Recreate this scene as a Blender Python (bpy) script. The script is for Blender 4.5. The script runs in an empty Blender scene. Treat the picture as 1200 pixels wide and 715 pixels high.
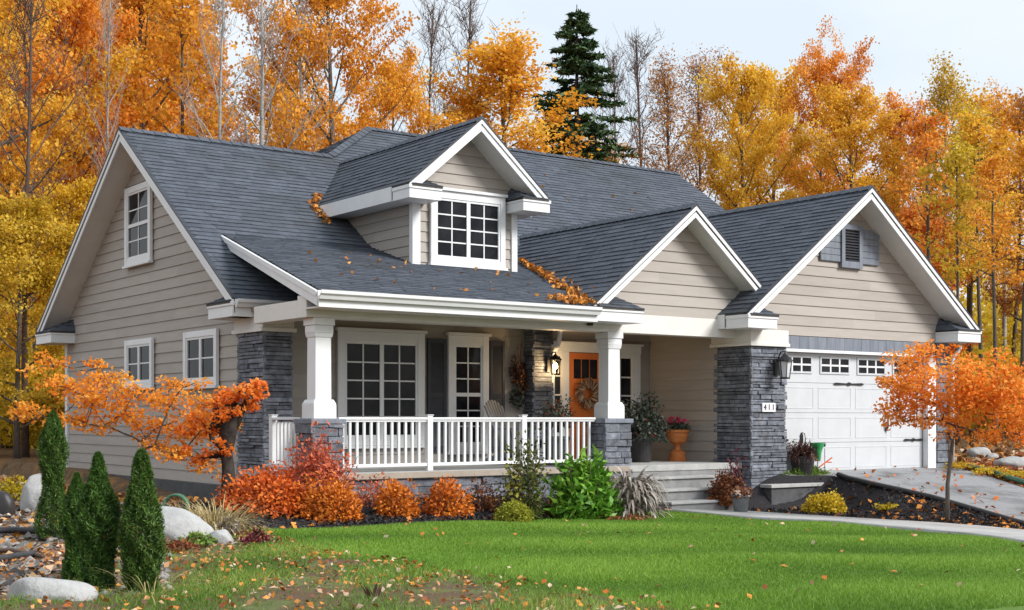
import bpy, math, random
import numpy as np
from mathutils import Vector, noise

random.seed(7)
RNG = np.random.default_rng(11)
scene = bpy.context.scene
COL = scene.collection
V = Vector

# ------------------------------------------------------------------ camera frame (used only to place things on bearings)
CZ = 1.55
FWD = (0.5906, 0.807)
RGT = (0.807, -0.5906)


def at(px, depth):
    """plan position on the bearing of photo column px, depth metres out"""
    t = (px - 600) / 1572.0
    return depth * (FWD[0] + t * RGT[0]), depth * (FWD[1] + t * RGT[1])


# ------------------------------------------------------------------ terrain
def sstep(a, b, x):
    t = np.clip((np.asarray(x, float) - a) / (b - a), 0, 1)
    return t * t * (3 - 2 * t)


def pl(pts, q):
    a = np.array(pts, float)
    return np.interp(q, a[:, 0], a[:, 1])


WALK_L = [(-10, 6.0), (4, 9.5), (7.5, 13.2), (9.2, 13.8), (10.8, 14.25), (12.3, 14.35), (13.6, 14.15), (14.6, 14.05), (15.2, 14.02), (16.5, 14.05)]
WALK_R = [(-10, 7.5), (4, 11.0), (7.5, 14.5), (9.2, 15.5), (10.2, 16.2), (11.3, 16.55), (12.2, 16.55), (13.3, 16.1), (14.5, 15.62), (15.2, 15.55), (16.5, 15.55)]
DRV_L = [(-10, 7.6), (4, 11.2), (7.5, 14.9), (9.0, 16.1), (10.9, 17.0), (13.0, 17.75), (15.0, 18.1), (15.5, 18.2), (15.55, 17.3), (17, 17.3)]
DRV_R = [(-10, 15), (4, 17.0), (8, 18.6), (11, 19.8), (13.7, 21.1), (15.0, 21.9), (15.9, 22.2), (17, 22.2)]


def zdrive(y):
    return np.clip(0.6 - 0.12 * (16.0 - np.asarray(y, float)), -0.15, 0.6)


def height(x, y):
    x = np.asarray(x, float)
    y = np.asarray(y, float)
    base = 0.1 + 0.022 * (13.9 - np.clip(x, 2, 17))
    base = np.where(x > 14.5, base - 0.03 * np.clip(x - 14.5, 0, 2), base)
    bank = 0.034 * np.clip(y - 13.0, 0, 20) * (1 - sstep(5.3, 8.2, x))
    h = base + bank
    bf = np.interp(x, [4.0, 6.4, 8.65, 10.8, 12.3, 13.95], [13.2, 13.85, 14.0, 14.35, 14.7, 15.1])
    h = h + 0.16 * sstep(0.1, 1.5, y - bf) * sstep(5.6, 7.6, x) * (1 - sstep(13.4, 14.0, x)) * (1 - sstep(17.0, 19.0, y))
    dl = pl(DRV_L, y)
    wr = pl(WALK_R, y)
    k = sstep(0.72 * sstep(12.6, 14.4, y) * (1 - sstep(15.36, 15.44, y)), 1, (x - wr) / np.maximum(dl - wr, 0.15))
    zd = zdrive(y)
    h = np.where(x > wr, h * (1 - k) + zd * k, h)
    dr = pl(DRV_R, y)
    h = h + 0.09 * np.clip(x - dr - 0.25, 0, 14) * sstep(10, 14, y)
    # behind the house
    kb = sstep(17.5, 27, y)
    hb = 0.6 + 0.012 * np.clip(y - 27, 0, 120)
    h = np.where(x > 8, h * (1 - kb) + np.maximum(h, hb) * kb, h)
    wig = 0.018 * np.sin(x * 1.3 + 0.6 * y) * np.sin(y * 1.7 - 0.4 * x)
    return h + wig * (1 - sstep(14, 15, x))


def hz(x, y):
    return float(height(x, y))


# ------------------------------------------------------------------ materials
def new_mat(name):
    m = bpy.data.materials.new(name)
    m.use_nodes = True
    nt = m.node_tree
    for n in list(nt.nodes):
        nt.nodes.remove(n)
    return m, nt


def nd(nt, t, **kw):
    n = nt.nodes.new(t)
    for k, v in kw.items():
        if k.startswith('_'):
            setattr(n, k[1:], v)
        else:
            n.inputs[k].default_value = v
    return n


def surf(name, c0, c1, rough=0.7, scale=6.0, bump=0.0, bscale=60.0, island=0.0, detail=5.0, metal=0.0, spec=0.4, stretch=None,
         c2=None, s2=0.9, t2=(0.55, 0.7), coat=0.0):
    """two-tone noise surface, optional per-island value change, optional third stain tone, optional bump"""
    m, nt = new_mat(name)
    L = nt.links.new
    out = nd(nt, 'ShaderNodeOutputMaterial')
    p = nd(nt, 'ShaderNodeBsdfPrincipled', Roughness=rough, Metallic=metal)
    p.inputs['Specular IOR Level'].default_value = spec
    p.inputs['Coat Weight'].default_value = coat
    tc = nd(nt, 'ShaderNodeTexCoord')
    src = tc.outputs['Object']
    if stretch:
        mp = nd(nt, 'ShaderNodeMapping')
        mp.inputs['Scale'].default_value = stretch
        L(src, mp.inputs['Vector'])
        src = mp.outputs['Vector']
    no = nd(nt, 'ShaderNodeTexNoise', Scale=scale, Detail=detail, Roughness=0.6)
    L(src, no.inputs['Vector'])
    rp = nd(nt, 'ShaderNodeValToRGB')
    rp.color_ramp.elements[0].position = 0.32
    rp.color_ramp.elements[1].position = 0.68
    rp.color_ramp.elements[0].color = (*c0, 1)
    rp.color_ramp.elements[1].color = (*c1, 1)
    L(no.outputs['Fac'], rp.inputs['Fac'])
    colr = rp.outputs['Color']
    if c2:
        n2 = nd(nt, 'ShaderNodeTexNoise', Scale=s2, Detail=7.0, Roughness=0.65)
        L(src, n2.inputs['Vector'])
        mr = nd(nt, 'ShaderNodeMapRange')
        mr.inputs[1].default_value, mr.inputs[2].default_value = t2
        L(n2.outputs['Fac'], mr.inputs[0])
        mx = nd(nt, 'ShaderNodeMix', _data_type='RGBA')
        L(mr.outputs[0], mx.inputs[0])
        L(colr, mx.inputs[6])
        mx.inputs[7].default_value = (*c2, 1)
        colr = mx.outputs[2]
    if island:
        g = nd(nt, 'ShaderNodeNewGeometry')
        mr = nd(nt, 'ShaderNodeMapRange')
        mr.inputs[3].default_value, mr.inputs[4].default_value = 1 - island, 1 + island
        L(g.outputs['Random Per Island'], mr.inputs[0])
        hs = nd(nt, 'ShaderNodeHueSaturation')
        L(mr.outputs[0], hs.inputs['Value'])
        L(colr, hs.inputs['Color'])
        colr = hs.outputs['Color']
    L(colr, p.inputs['Base Color'])
    if bump:
        nb = nd(nt, 'ShaderNodeTexNoise', Scale=bscale, Detail=6.0, Roughness=0.65)
        L(src, nb.inputs['Vector'])
        b = nd(nt, 'ShaderNodeBump', Strength=min(1.0, bump), Distance=0.02)
        L(nb.outputs['Fac'], b.inputs['Height'])
        L(b.outputs['Normal'], p.inputs['Normal'])
    L(p.outputs[0], out.inputs[0])
    return m


def leafmat(name, cols, trans=0.5, rough=0.55, island=0.18, hue=0.012):
    """leaf shader: colour ramp driven by a per-leaf 'tone' attribute"""
    m, nt = new_mat(name)
    L = nt.links.new
    out = nd(nt, 'ShaderNodeOutputMaterial')
    a = nd(nt, 'ShaderNodeAttribute', _attribute_name='tone')
    rp = nd(nt, 'ShaderNodeValToRGB')
    els = rp.color_ramp.elements
    while len(els) < len(cols):
        els.new(0.5)
    for i, c in enumerate(cols):
        els[i].position = i / (len(cols) - 1)
        els[i].color = (*c, 1)
    L(a.outputs['Fac'], rp.inputs['Fac'])
    g = nd(nt, 'ShaderNodeNewGeometry')
    mr = nd(nt, 'ShaderNodeMapRange')
    mr.inputs[3].default_value, mr.inputs[4].default_value = 1 - island, 1 + island
    L(g.outputs['Random Per Island'], mr.inputs[0])
    oi = nd(nt, 'ShaderNodeObjectInfo')
    m2 = nd(nt, 'ShaderNodeMapRange')
    m2.inputs[3].default_value, m2.inputs[4].default_value = 0.5 - hue, 0.5 + hue
    L(oi.outputs['Random'], m2.inputs[0])
    hs = nd(nt, 'ShaderNodeHueSaturation')
    L(m2.outputs[0], hs.inputs['Hue'])
    L(mr.outputs[0], hs.inputs['Value'])
    L(rp.outputs['Color'], hs.inputs['Color'])
    p = nd(nt, 'ShaderNodeBsdfPrincipled', Roughness=rough)
    p.inputs['Specular IOR Level'].default_value = 0.25
    L(hs.outputs['Color'], p.inputs['Base Color'])
    t = nd(nt, 'ShaderNodeBsdfTranslucent')
    L(hs.outputs['Color'], t.inputs['Color'])
    mx = nd(nt, 'ShaderNodeMixShader', Fac=trans)
    L(p.outputs[0], mx.inputs[1])
    L(t.outputs[0], mx.inputs[2])
    L(mx.outputs[0], out.inputs[0])
    return m


def emit(name, c, s):
    m, nt = new_mat(name)
    out = nd(nt, 'ShaderNodeOutputMaterial')
    e = nd(nt, 'ShaderNodeEmission', Color=(*c, 1), Strength=s)
    nt.links.new(e.outputs[0], out.inputs[0])
    return m


def pane_glass(name):
    """window glass: weak reflection, the dim room behind painted as opaque dark colour"""
    m, nt = new_mat(name)
    L = nt.links.new
    out = nd(nt, 'ShaderNodeOutputMaterial')
    p = nd(nt, 'ShaderNodeBsdfPrincipled', Roughness=0.03)
    p.inputs['Specular IOR Level'].default_value = 0.13
    tc = nd(nt, 'ShaderNodeTexCoord')
    no = nd(nt, 'ShaderNodeTexNoise', Scale=2.2, Detail=3.0)
    L(tc.outputs['Object'], no.inputs['Vector'])
    rp = nd(nt, 'ShaderNodeValToRGB')
    rp.color_ramp.elements[0].position = 0.4
    rp.color_ramp.elements[1].position = 0.75
    rp.color_ramp.elements[0].color = (0.008, 0.009, 0.012, 1)
    rp.color_ramp.elements[1].color = (0.030, 0.030, 0.034, 1)  # uneven dimness of the room, painted on the opaque pane
    L(no.outputs['Fac'], rp.inputs['Fac'])
    L(rp.outputs['Color'], p.inputs['Base Color'])
    nb = nd(nt, 'ShaderNodeTexNoise', Scale=1.6, Detail=1.0)
    L(tc.outputs['Object'], nb.inputs['Vector'])
    b = nd(nt, 'ShaderNodeBump', Strength=0.06, Distance=0.05)
    L(nb.outputs['Fac'], b.inputs['Height'])
    L(b.outputs['Normal'], p.inputs['Normal'])
    L(p.outputs[0], out.inputs[0])
    return m


M = {}
M['siding'] = surf('taupe lap siding', (0.335, 0.300, 0.268), (0.370, 0.335, 0.300), 0.62, 3.0, 0.12, 90, island=0.06, stretch=(0.6, 0.6, 6), c2=(0.30, 0.272, 0.242), s2=0.7, t2=(0.52, 0.8))
M['trim'] = surf('white trim paint', (0.665, 0.675, 0.685), (0.72, 0.73, 0.74), 0.45, 4.0, 0.05, 40, c2=(0.60, 0.605, 0.605), s2=1.6, t2=(0.58, 0.8))
M['doorwhite'] = surf('white door paint', (0.50, 0.515, 0.535), (0.545, 0.56, 0.58), 0.4, 3.0, 0.04, 40)
M['edgewood'] = surf('beige floor edge board', (0.30, 0.25, 0.20), (0.38, 0.32, 0.26), 0.6, 5)
M['riser'] = surf('grey concrete riser', (0.20, 0.20, 0.20), (0.27, 0.27, 0.268), 0.85, 5.0, 0.3, 80)
M['cream'] = surf('cream trim paint', (0.62, 0.605, 0.57), (0.68, 0.665, 0.63), 0.5, 4.0, 0.05, 40)
M['soffit'] = surf('vented soffit', (0.62, 0.61, 0.59), (0.68, 0.67, 0.65), 0.55, 4.0)
M['ceiling'] = surf('porch ceiling board', (0.27, 0.235, 0.195), (0.31, 0.27, 0.225), 0.6, 4.0)
M['shingle'] = surf('asphalt shingle', (0.066, 0.077, 0.097), (0.094, 0.108, 0.134), 0.9, 9.0, 0.5, 160, island=0.15, spec=0.25,
                    c2=(0.060, 0.063, 0.068), s2=0.45, t2=(0.5, 0.75))
M['deck'] = surf('roof deck board', (0.05, 0.045, 0.04), (0.07, 0.06, 0.05), 0.8, 8)
M['stone'] = surf('grey ledge stone', (0.085, 0.094, 0.118), (0.215, 0.23, 0.265), 0.85, 9.0, 0.9, 28, island=0.30, c2=(0.16, 0.15, 0.145), s2=3.0, t2=(0.55, 0.8))
M['mortar'] = surf('dark stone backing', (0.03, 0.03, 0.035), (0.05, 0.05, 0.055), 0.9, 9)
M['concrete'] = surf('concrete', (0.33, 0.33, 0.325), (0.43, 0.43, 0.42), 0.85, 5.0, 0.35, 90, c2=(0.25, 0.245, 0.235), s2=1.1, t2=(0.5, 0.72))
M['found'] = surf('dark foundation concrete', (0.06, 0.062, 0.066), (0.10, 0.10, 0.105), 0.9, 5.0, 0.4, 70)
M['gravel_road'] = surf('grey asphalt drive', (0.22, 0.225, 0.235), (0.33, 0.335, 0.345), 0.9, 45.0, 0.6, 220, c2=(0.13, 0.13, 0.135), s2=0.8, t2=(0.5, 0.66))
M['glass'] = pane_glass('window glass')
M['shutter'] = surf('charcoal shutter paint', (0.018, 0.022, 0.032), (0.030, 0.034, 0.046), 0.5, 6)
M['bluegrey'] = surf('blue grey board', (0.13, 0.15, 0.185), (0.20, 0.22, 0.26), 0.55, 5.0, 0.1, 30, stretch=(3, 3, 0.4))
M['orange_door'] = surf('orange stained door wood', (0.50, 0.125, 0.022), (0.62, 0.175, 0.035), 0.42, 5.0, 0.15, 40, stretch=(6, 6, 0.5))
M['black'] = surf('black iron', (0.012, 0.012, 0.014), (0.022, 0.022, 0.024), 0.42, 12, metal=0.2)
M['terracotta'] = surf('terracotta', (0.50, 0.15, 0.035), (0.60, 0.21, 0.06), 0.6, 8, 0.1, 40)
M['greypot'] = surf('grey glazed pot', (0.10, 0.105, 0.11), (0.16, 0.165, 0.17), 0.5, 8)
M['darkpot'] = surf('black pot', (0.018, 0.017, 0.018), (0.035, 0.032, 0.032), 0.5, 8)
M['chair'] = surf('grey painted chair', (0.13, 0.145, 0.165), (0.19, 0.205, 0.225), 0.55, 9, stretch=(8, 8, 1))
M['greenpl'] = surf('green plastic', (0.03, 0.28, 0.09), (0.05, 0.36, 0.13), 0.4, 5)
M['redpl'] = surf('orange red plastic', (0.55, 0.10, 0.04), (0.62, 0.14, 0.06), 0.5, 5)
M['plaque'] = surf('white number plaque', (0.72, 0.72, 0.72), (0.80, 0.80, 0.80), 0.4, 5)
M['lampglass'] = surf('frosted lantern glass', (0.55, 0.56, 0.58), (0.66, 0.67, 0.69), 0.15, 8)
M['bulb'] = emit('lit bulb', (1.0, 0.62, 0.22), 30.0)
M['bark'] = surf('grey brown bark', (0.060, 0.048, 0.040), (0.14, 0.12, 0.10), 0.9, 9.0, 0.8, 30, stretch=(3, 3, 0.6))
M['palebark'] = surf('pale grey bark', (0.22, 0.205, 0.19), (0.42, 0.40, 0.375), 0.85, 8.0, 0.5, 30, stretch=(1, 1, 2.2), c2=(0.07, 0.06, 0.055), s2=5, t2=(0.58, 0.68))
M['darkbark'] = surf('dark wet bark', (0.016, 0.012, 0.010), (0.045, 0.034, 0.028), 0.85, 12, 0.9, 30)
M['twig'] = surf('brown twig bark', (0.075, 0.045, 0.035), (0.13, 0.085, 0.065), 0.85, 12, 0.3, 60)
M['boulder'] = surf('pale granite', (0.29, 0.29, 0.29), (0.46, 0.46, 0.455), 0.85, 4.0, 0.8, 22, c2=(0.25, 0.25, 0.24), s2=2.2, t2=(0.52, 0.7))
M['pebble'] = surf('mixed gravel', (0.07, 0.062, 0.055), (0.26, 0.245, 0.23), 0.9, 9, 0.4, 60, island=0.6)
M['pipe'] = surf('black plastic edging', (0.022, 0.022, 0.025), (0.04, 0.04, 0.045), 0.5, 9)
M['greenhose'] = surf('green hose', (0.03, 0.10, 0.06), (0.05, 0.15, 0.09), 0.45, 9)
M['soil'] = surf('leaf littered soil', (0.055, 0.036, 0.022), (0.20, 0.12, 0.055), 0.95, 7.0, 0.9, 40, detail=9, c2=(0.30, 0.13, 0.03), s2=3.2, t2=(0.5, 0.68))
M['mulch'] = surf('black mulch', (0.009, 0.008, 0.010), (0.032, 0.029, 0.032), 0.95, 30.0, 1.0, 70, detail=8)
M['chip'] = surf('mulch chips', (0.012, 0.011, 0.014), (0.045, 0.040, 0.042), 0.9, 20, island=0.6)
M['turf'] = surf('turf soil', (0.07, 0.14, 0.014), (0.11, 0.20, 0.022), 0.95, 2.2, 0.8, 60, detail=8)
M['roughturf'] = surf('rough turf soil', (0.08, 0.10, 0.03), (0.15, 0.16, 0.05), 0.95, 3.0, 0.8, 60, detail=8, c2=(0.11, 0.065, 0.035), s2=1.6, t2=(0.44, 0.56))
# leaves (dark .. light)
M['leaf_orange'] = leafmat('orange maple leaves', [(0.58, 0.21, 0.022), (0.82, 0.36, 0.035), (0.92, 0.52, 0.09)])
M['leaf_amber'] = leafmat('amber maple leaves', [(0.58, 0.30, 0.02), (0.82, 0.48, 0.04), (0.90, 0.64, 0.10)])
M['leaf_red'] = leafmat('red orange maple leaves', [(0.54, 0.16, 0.025), (0.80, 0.28, 0.04), (0.90, 0.42, 0.08)])
M['leaf_olive'] = leafmat('olive yellow leaves', [(0.34, 0.24, 0.016), (0.62, 0.42, 0.03), (0.80, 0.60, 0.08)])
M['leaf_brown'] = leafmat('russet brown leaves', [(0.30, 0.13, 0.04), (0.52, 0.24, 0.07), (0.66, 0.36, 0.11)])
M['leaf_jmaple'] = leafmat('bright orange small maple leaves', [(0.62, 0.16, 0.018), (0.88, 0.29, 0.03), (0.95, 0.47, 0.09)], 0.5)
M['leaf_spirea'] = leafmat('orange spirea leaves', [(0.30, 0.055, 0.014), (0.66, 0.155, 0.02), (0.80, 0.27, 0.04)], 0.25)
M['leaf_pink'] = leafmat('pinkish red shrub leaves', [(0.26, 0.05, 0.035), (0.56, 0.12, 0.06), (0.70, 0.26, 0.13)], 0.25)
M['leaf_spruce'] = leafmat('spruce needles', [(0.026, 0.055, 0.026), (0.065, 0.115, 0.048), (0.12, 0.18, 0.07)], 0.1)
M['leaf_thuja'] = leafmat('arborvitae sprays', [(0.014, 0.042, 0.008), (0.048, 0.115, 0.018), (0.13, 0.23, 0.036)], 0.15)
M['leaf_green'] = leafmat('broad green leaves', [(0.05, 0.13, 0.014), (0.14, 0.30, 0.028), (0.34, 0.52, 0.07)], 0.25, 0.4)
M['leaf_sparse'] = leafmat('mixed green and bronze leaves', [(0.03, 0.05, 0.012), (0.11, 0.13, 0.025), (0.34, 0.28, 0.04)], 0.25)
M['leaf_box'] = leafmat('yellow green shrub leaves', [(0.10, 0.12, 0.01), (0.26, 0.28, 0.02), (0.44, 0.42, 0.05)], 0.25)
M['leaf_yellow'] = leafmat('yellow gold shrub leaves', [(0.24, 0.20, 0.01), (0.58, 0.42, 0.02), (0.74, 0.56, 0.05)], 0.25)
M['leaf_juniper'] = leafmat('juniper needles', [(0.05, 0.10, 0.02), (0.14, 0.24, 0.04), (0.34, 0.42, 0.10)], 0.2)
M['leaf_grey'] = leafmat('silver grey dry leaves', [(0.10, 0.08, 0.065), (0.27, 0.235, 0.20), (0.52, 0.48, 0.42)], 0.2)
M['leaf_dark'] = leafmat('dark grey green leaves', [(0.018, 0.024, 0.018), (0.06, 0.075, 0.055), (0.20, 0.22, 0.18)], 0.15)
M['leaf_plum'] = leafmat('plum brown leaves', [(0.035, 0.016, 0.016), (0.10, 0.05, 0.04), (0.24, 0.13, 0.09)], 0.2)
M['leaf_rust'] = leafmat('rust shrub leaves', [(0.07, 0.022, 0.012), (0.22, 0.075, 0.028), (0.36, 0.14, 0.05)], 0.2)
M['leaf_burgundy'] = leafmat('burgundy leaves', [(0.05, 0.008, 0.014), (0.15, 0.025, 0.035), (0.25, 0.06, 0.06)], 0.2)
M['petal_pink'] = leafmat('pink petals', [(0.50, 0.03, 0.12), (0.72, 0.08, 0.20), (0.85, 0.25, 0.38)], 0.25)
M['petal_red'] = leafmat('red petals', [(0.35, 0.02, 0.02), (0.55, 0.05, 0.04), (0.65, 0.12, 0.08)], 0.2)
M['petal_mix'] = leafmat('peach and white petals', [(0.45, 0.16, 0.08), (0.62, 0.36, 0.26), (0.80, 0.74, 0.66)], 0.2)
M['straw'] = leafmat('dry straw blades', [(0.24, 0.18, 0.07), (0.46, 0.36, 0.17), (0.62, 0.52, 0.28)], 0.2)
M['grass'] = leafmat('lawn blades', [(0.070, 0.150, 0.014), (0.160, 0.290, 0.028), (0.275, 0.41, 0.06)], 0.3, 0.5)
M['roughgrass'] = leafmat('rough grass blades', [(0.06, 0.13, 0.015), (0.14, 0.24, 0.03), (0.34, 0.40, 0.09)], 0.3, 0.5)
M['litter'] = leafmat('fallen leaf colours', [(0.12, 0.05, 0.03), (0.50, 0.14, 0.025), (0.62, 0.27, 0.04), (0.45, 0.24, 0.12), (0.66, 0.52, 0.38)], 0.1)
M['litter_warm'] = leafmat('orange fallen leaves', [(0.28, 0.09, 0.03), (0.55, 0.18, 0.03), (0.74, 0.30, 0.06)], 0.1)
M['litter_dull'] = leafmat('old fallen leaves', [(0.09, 0.05, 0.03), (0.34, 0.13, 0.035), (0.52, 0.24, 0.06), (0.55, 0.44, 0.34)], 0.1)
M['cone_brown'] = leafmat('dried flower heads', [(0.10, 0.05, 0.03), (0.30, 0.18, 0.10), (0.55, 0.42, 0.28)], 0.15)


# ------------------------------------------------------------------ object helpers
def tag(o, label=None, cat=None, group=None, kind=None):
    if label: o['label'] = label
    if cat: o['category'] = cat
    if group: o['group'] = group
    if kind: o['kind'] = kind
    return o


def empty(name, loc, label, cat, group=None, rz=0.0):
    o = bpy.data.objects.new(name, None)
    o.location = loc
    o.rotation_euler = (0, 0, rz)
    o.empty_display_size = 0.2
    COL.objects.link(o)
    return tag(o, label, cat, group)


def woff(o):
    t = V((0, 0, 0))
    while o is not None:
        t += o.location
        o = o.parent
    return t


class MB:
    """collects faces in world coordinates; build() links them as ONE mesh object"""

    def __init__(self):
        self.v, self.f = [], []

    def poly(self, pts):
        i = len(self.v)
        self.v += [tuple(p) for p in pts]
        self.f.append(tuple(range(i, i + len(pts))))

    def hexa(self, a, b):
        """a: 4 bottom pts, b: 4 top pts, same winding (ccw from above)"""
        i = len(self.v)
        self.v += [tuple(p) for p in a] + [tuple(p) for p in b]
        self.f += [(i + 3, i + 2, i + 1, i), (i + 4, i + 5, i + 6, i + 7)]
        for k in range(4):
            n = (k + 1) % 4
            self.f.append((i + k, i + n, i + 4 + n, i + 4 + k))

    def box(self, x0, x1, y0, y1, z0, z1):
        self.hexa([(x0, y0, z0), (x1, y0, z0), (x1, y1, z0), (x0, y1, z0)],
                  [(x0, y0, z1), (x1, y0, z1), (x1, y1, z1), (x0, y1, z1)])

    def prism(self, pts, ext):
        e = V(ext)
        n = len(pts)
        i = len(self.v)
        self.v += [tuple(p) for p in pts] + [tuple(V(p) + e) for p in pts]
        self.f.append(tuple(range(i + n - 1, i - 1, -1)))
        self.f.append(tuple(range(i + n, i + 2 * n)))
        for k in range(n):
            m = (k + 1) % n
            self.f.append((i + k, i + m, i + n + m, i + n + k))

    def bar(self, a, b, w, h, up=(0, 0, 1)):
        a, b = V(a), V(b)
        d = (b - a).normalized()
        s = d.cross(V(up))
        if s.length < 1e-4:
            s = d.cross(V((1, 0, 0)))
        s.normalize()
        u = s.cross(d).normalized()
        c = [(-w / 2, -h / 2), (w / 2, -h / 2), (w / 2, h / 2), (-w / 2, h / 2)]
        A = [a + s * x + u * y for x, y in c]
        B = [b + s * x + u * y for x, y in c]
        self.hexa(A, B)

    def tube(self, path, radii, n=8, cap=True):
        path = [V(p) for p in path]
        rings = []
        prev = None
        for k, p in enumerate(path):
            d = (path[min(k + 1, len(path) - 1)] - path[max(k - 1, 0)])
            if d.length < 1e-6:
                d = V((0, 0, 1))
            d.normalize()
            if prev is None:
                s = d.cross(V((0.3, 0.9, 0.1)))
                if s.length < 0.1:
                    s = d.cross(V((1, 0, 0)))
            else:
                s = prev - d * prev.dot(d)
            s.normalize()
            prev = s
            t = d.cross(s)
            r = radii[k] if hasattr(radii, '__len__') else radii
            i = len(self.v)
            for j in range(n):
                a = 2 * math.pi * j / n
                self.v.append(tuple(p + s * (math.cos(a) * r) + t * (math.sin(a) * r)))
            rings.append(i)
        for k in range(len(rings) - 1):
            for j in range(n):
                m = (j + 1) % n
                self.f.append((rings[k] + j, rings[k] + m, rings[k + 1] + m, rings[k + 1] + j))
        if cap:
            self.f.append(tuple(range(rings[0] + n - 1, rings[0] - 1, -1)))
            self.f.append(tuple(range(rings[-1], rings[-1] + n)))

    def lathe(self, prof, c, n=20):
        """prof: (radius, z) from the bottom up"""
        rings = []
        for r, z in prof:
            i = len(self.v)
            for j in range(n):
                a = 2 * math.pi * j / n
                self.v.append((c[0] + r * math.cos(a), c[1] + r * math.sin(a), c[2] + z))
            rings.append(i)
        for k in range(len(rings) - 1):
            for j in range(n):
                m = (j + 1) % n
                self.f.append((rings[k] + j, rings[k] + m, rings[k + 1] + m, rings[k + 1] + j))
        self.f.append(tuple(range(rings[0] + n - 1, rings[0] - 1, -1)))
        self.f.append(tuple(range(rings[-1], rings[-1] + n)))

    def build(self, name, mat, parent=None, bevel=0.0, smooth=False):
        if not self.v:
            return None
        o = woff(parent)
        me = bpy.data.meshes.new(name)
        me.from_pydata([(x - o.x, y - o.y, z - o.z) for x, y, z in self.v], [], self.f)
        me.materials.append(mat)
        if smooth:
            me.polygons.foreach_set('use_smooth', [True] * len(me.polygons))
        ob = bpy.data.objects.new(name, me)
        COL.objects.link(ob)
        ob.parent = parent
        if bevel:
            b = ob.modifiers.new('bevel', 'BEVEL')
            b.width = bevel
            b.segments = 2
            b.limit_method = 'ANGLE'
        return ob


class FR:
    """local frame on a wall: u to the viewer's right, w outwards, z up"""

    def __init__(self, o, u):
        self.o, self.u = V(o), V(u)
        self.n = self.u.cross(V((0, 0, 1)))          # outward normal of a wall seen with u to the right

    def p(self, u, w, z):
        return self.o + self.u * u + self.n * w + V((0, 0, z))

    def box(self, mb, u0, u1, w0, w1, z0, z1):
        q = lambda u, w, z: self.p(u, w, z)
        mb.hexa([q(u0, w1, z0), q(u1, w1, z0), q(u1, w0, z0), q(u0, w0, z0)],
                [q(u0, w1, z1), q(u1, w1, z1), q(u1, w0, z1), q(u0, w0, z1)])


def clip2(poly, axis, lim, keep_greater):
    out = []
    n = len(poly)
    for i in range(n):
        a, b = poly[i], poly[(i + 1) % n]
        da = (a[axis] - lim) * (1 if keep_greater else -1)
        db = (b[axis] - lim) * (1 if keep_greater else -1)
        if da >= 0:
            out.append(a)
        if (da >= 0) != (db >= 0):
            t = da / (da - db)
            out.append((a[0] + (b[0] - a[0]) * t, a[1] + (b[1] - a[1]) * t))
    return out


def courses(mb, pts, u, v, step, lift, tab=None, jitter=0.0, rnd=None, drops=True):
    """overlapping courses (clapboards, shingles) over a planar convex polygon"""
    rnd = rnd or random
    u, v = V(u).normalized(), V(v).normalized()
    n = u.cross(v)
    o = V(pts[0])
    P = [((V(p) - o).dot(u), (V(p) - o).dot(v)) for p in pts]
    vmin, vmax = min(p[1] for p in P), max(p[1] for p in P)
    k = 0
    v0 = vmin
    while v0 < vmax - 1e-4:
        v1 = min(v0 + step, vmax)
        c = clip2(clip2(P, 1, v0, True), 1, v1, False)
        if len(c) >= 3:
            u0, u1 = min(p[0] for p in c), max(p[0] for p in c)
            cuts = [u0, u1]
            if tab:
                cuts = [u0]
                x = u0 - rnd.random() * tab
                while True:
                    x += tab * (0.6 + 0.8 * rnd.random())
                    if x >= u1 - 0.02:
                        break
                    if x > u0 + 0.02:
                        cuts.append(x)
                cuts.append(u1)
            for a, b in zip(cuts[:-1], cuts[1:]):
                q = c if len(cuts) == 2 else clip2(clip2(c, 0, a, True), 0, b, False)
                if len(q) < 3:
                    continue
                lf = lift * (1 + jitter * (rnd.random() - 0.3))
                drop = 0.0 if not tab or not drops else (0.012 * rnd.random() if rnd.random() < 0.5 else 0)
                f = lambda p: o + u * p[0] + v * (p[1] - (drop if p[1] < v0 + 1e-4 else 0)) + n * (lf * (1 - (p[1] - v0) / step) + 0.001)
                mb.poly([f(p) for p in q])
                low = [p for p in q if p[1] < v0 + 1e-4]
                if len(low) >= 2:
                    l, r = min(low), max(low)
                    i = len(mb.v)
                    A, B = f(l), f(r)
                    mb.v += [tuple(A - n * lf), tuple(B - n * lf), tuple(B), tuple(A)]
                    mb.f.append((i, i + 1, i + 2, i + 3))
        v0 = v1
        k += 1


def clapboard(mb, fr, pts, step=0.178):
    """lap siding over a convex wall polygon given as (u, z) in the frame"""
    courses(mb, [fr.p(a, 0, b) for a, b in pts], fr.u, (0, 0, 1), step, 0.018, tab=3.4, drops=False)


def roof_slope(sh, dk, pts, thick=0.11):
    P = [V(p) for p in pts]
    n = V((0, 0, 0))
    for i in range(len(P)):
        n += P[i].cross(P[(i + 1) % len(P)])
    n.normalize()
    if n.z < 0:
        n = -n
        P.reverse()
    u = V((0, 0, 1)).cross(n).normalized()
    v = n.cross(u)
    # start the courses at the lowest point
    k = min(range(len(P)), key=lambda i: P[i].dot(v))
    P = P[k:] + P[:k]
    courses(sh, P, u, v, 0.135, 0.012, tab=0.30, jitter=0.8)
    i = len(dk.v)
    m = len(P)
    dk.v += [tuple(p - V((0, 0, 0.004))) for p in P] + [tuple(p - V((0, 0, thick))) for p in P]
    dk.f.append(tuple(range(i, i + m)))
    dk.f.append(tuple(range(i + 2 * m - 1, i + m - 1, -1)))
    for a in range(m):
        b = (a + 1) % m
        dk.f.append((i + a, i + m + a, i + m + b, i + b))


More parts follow.
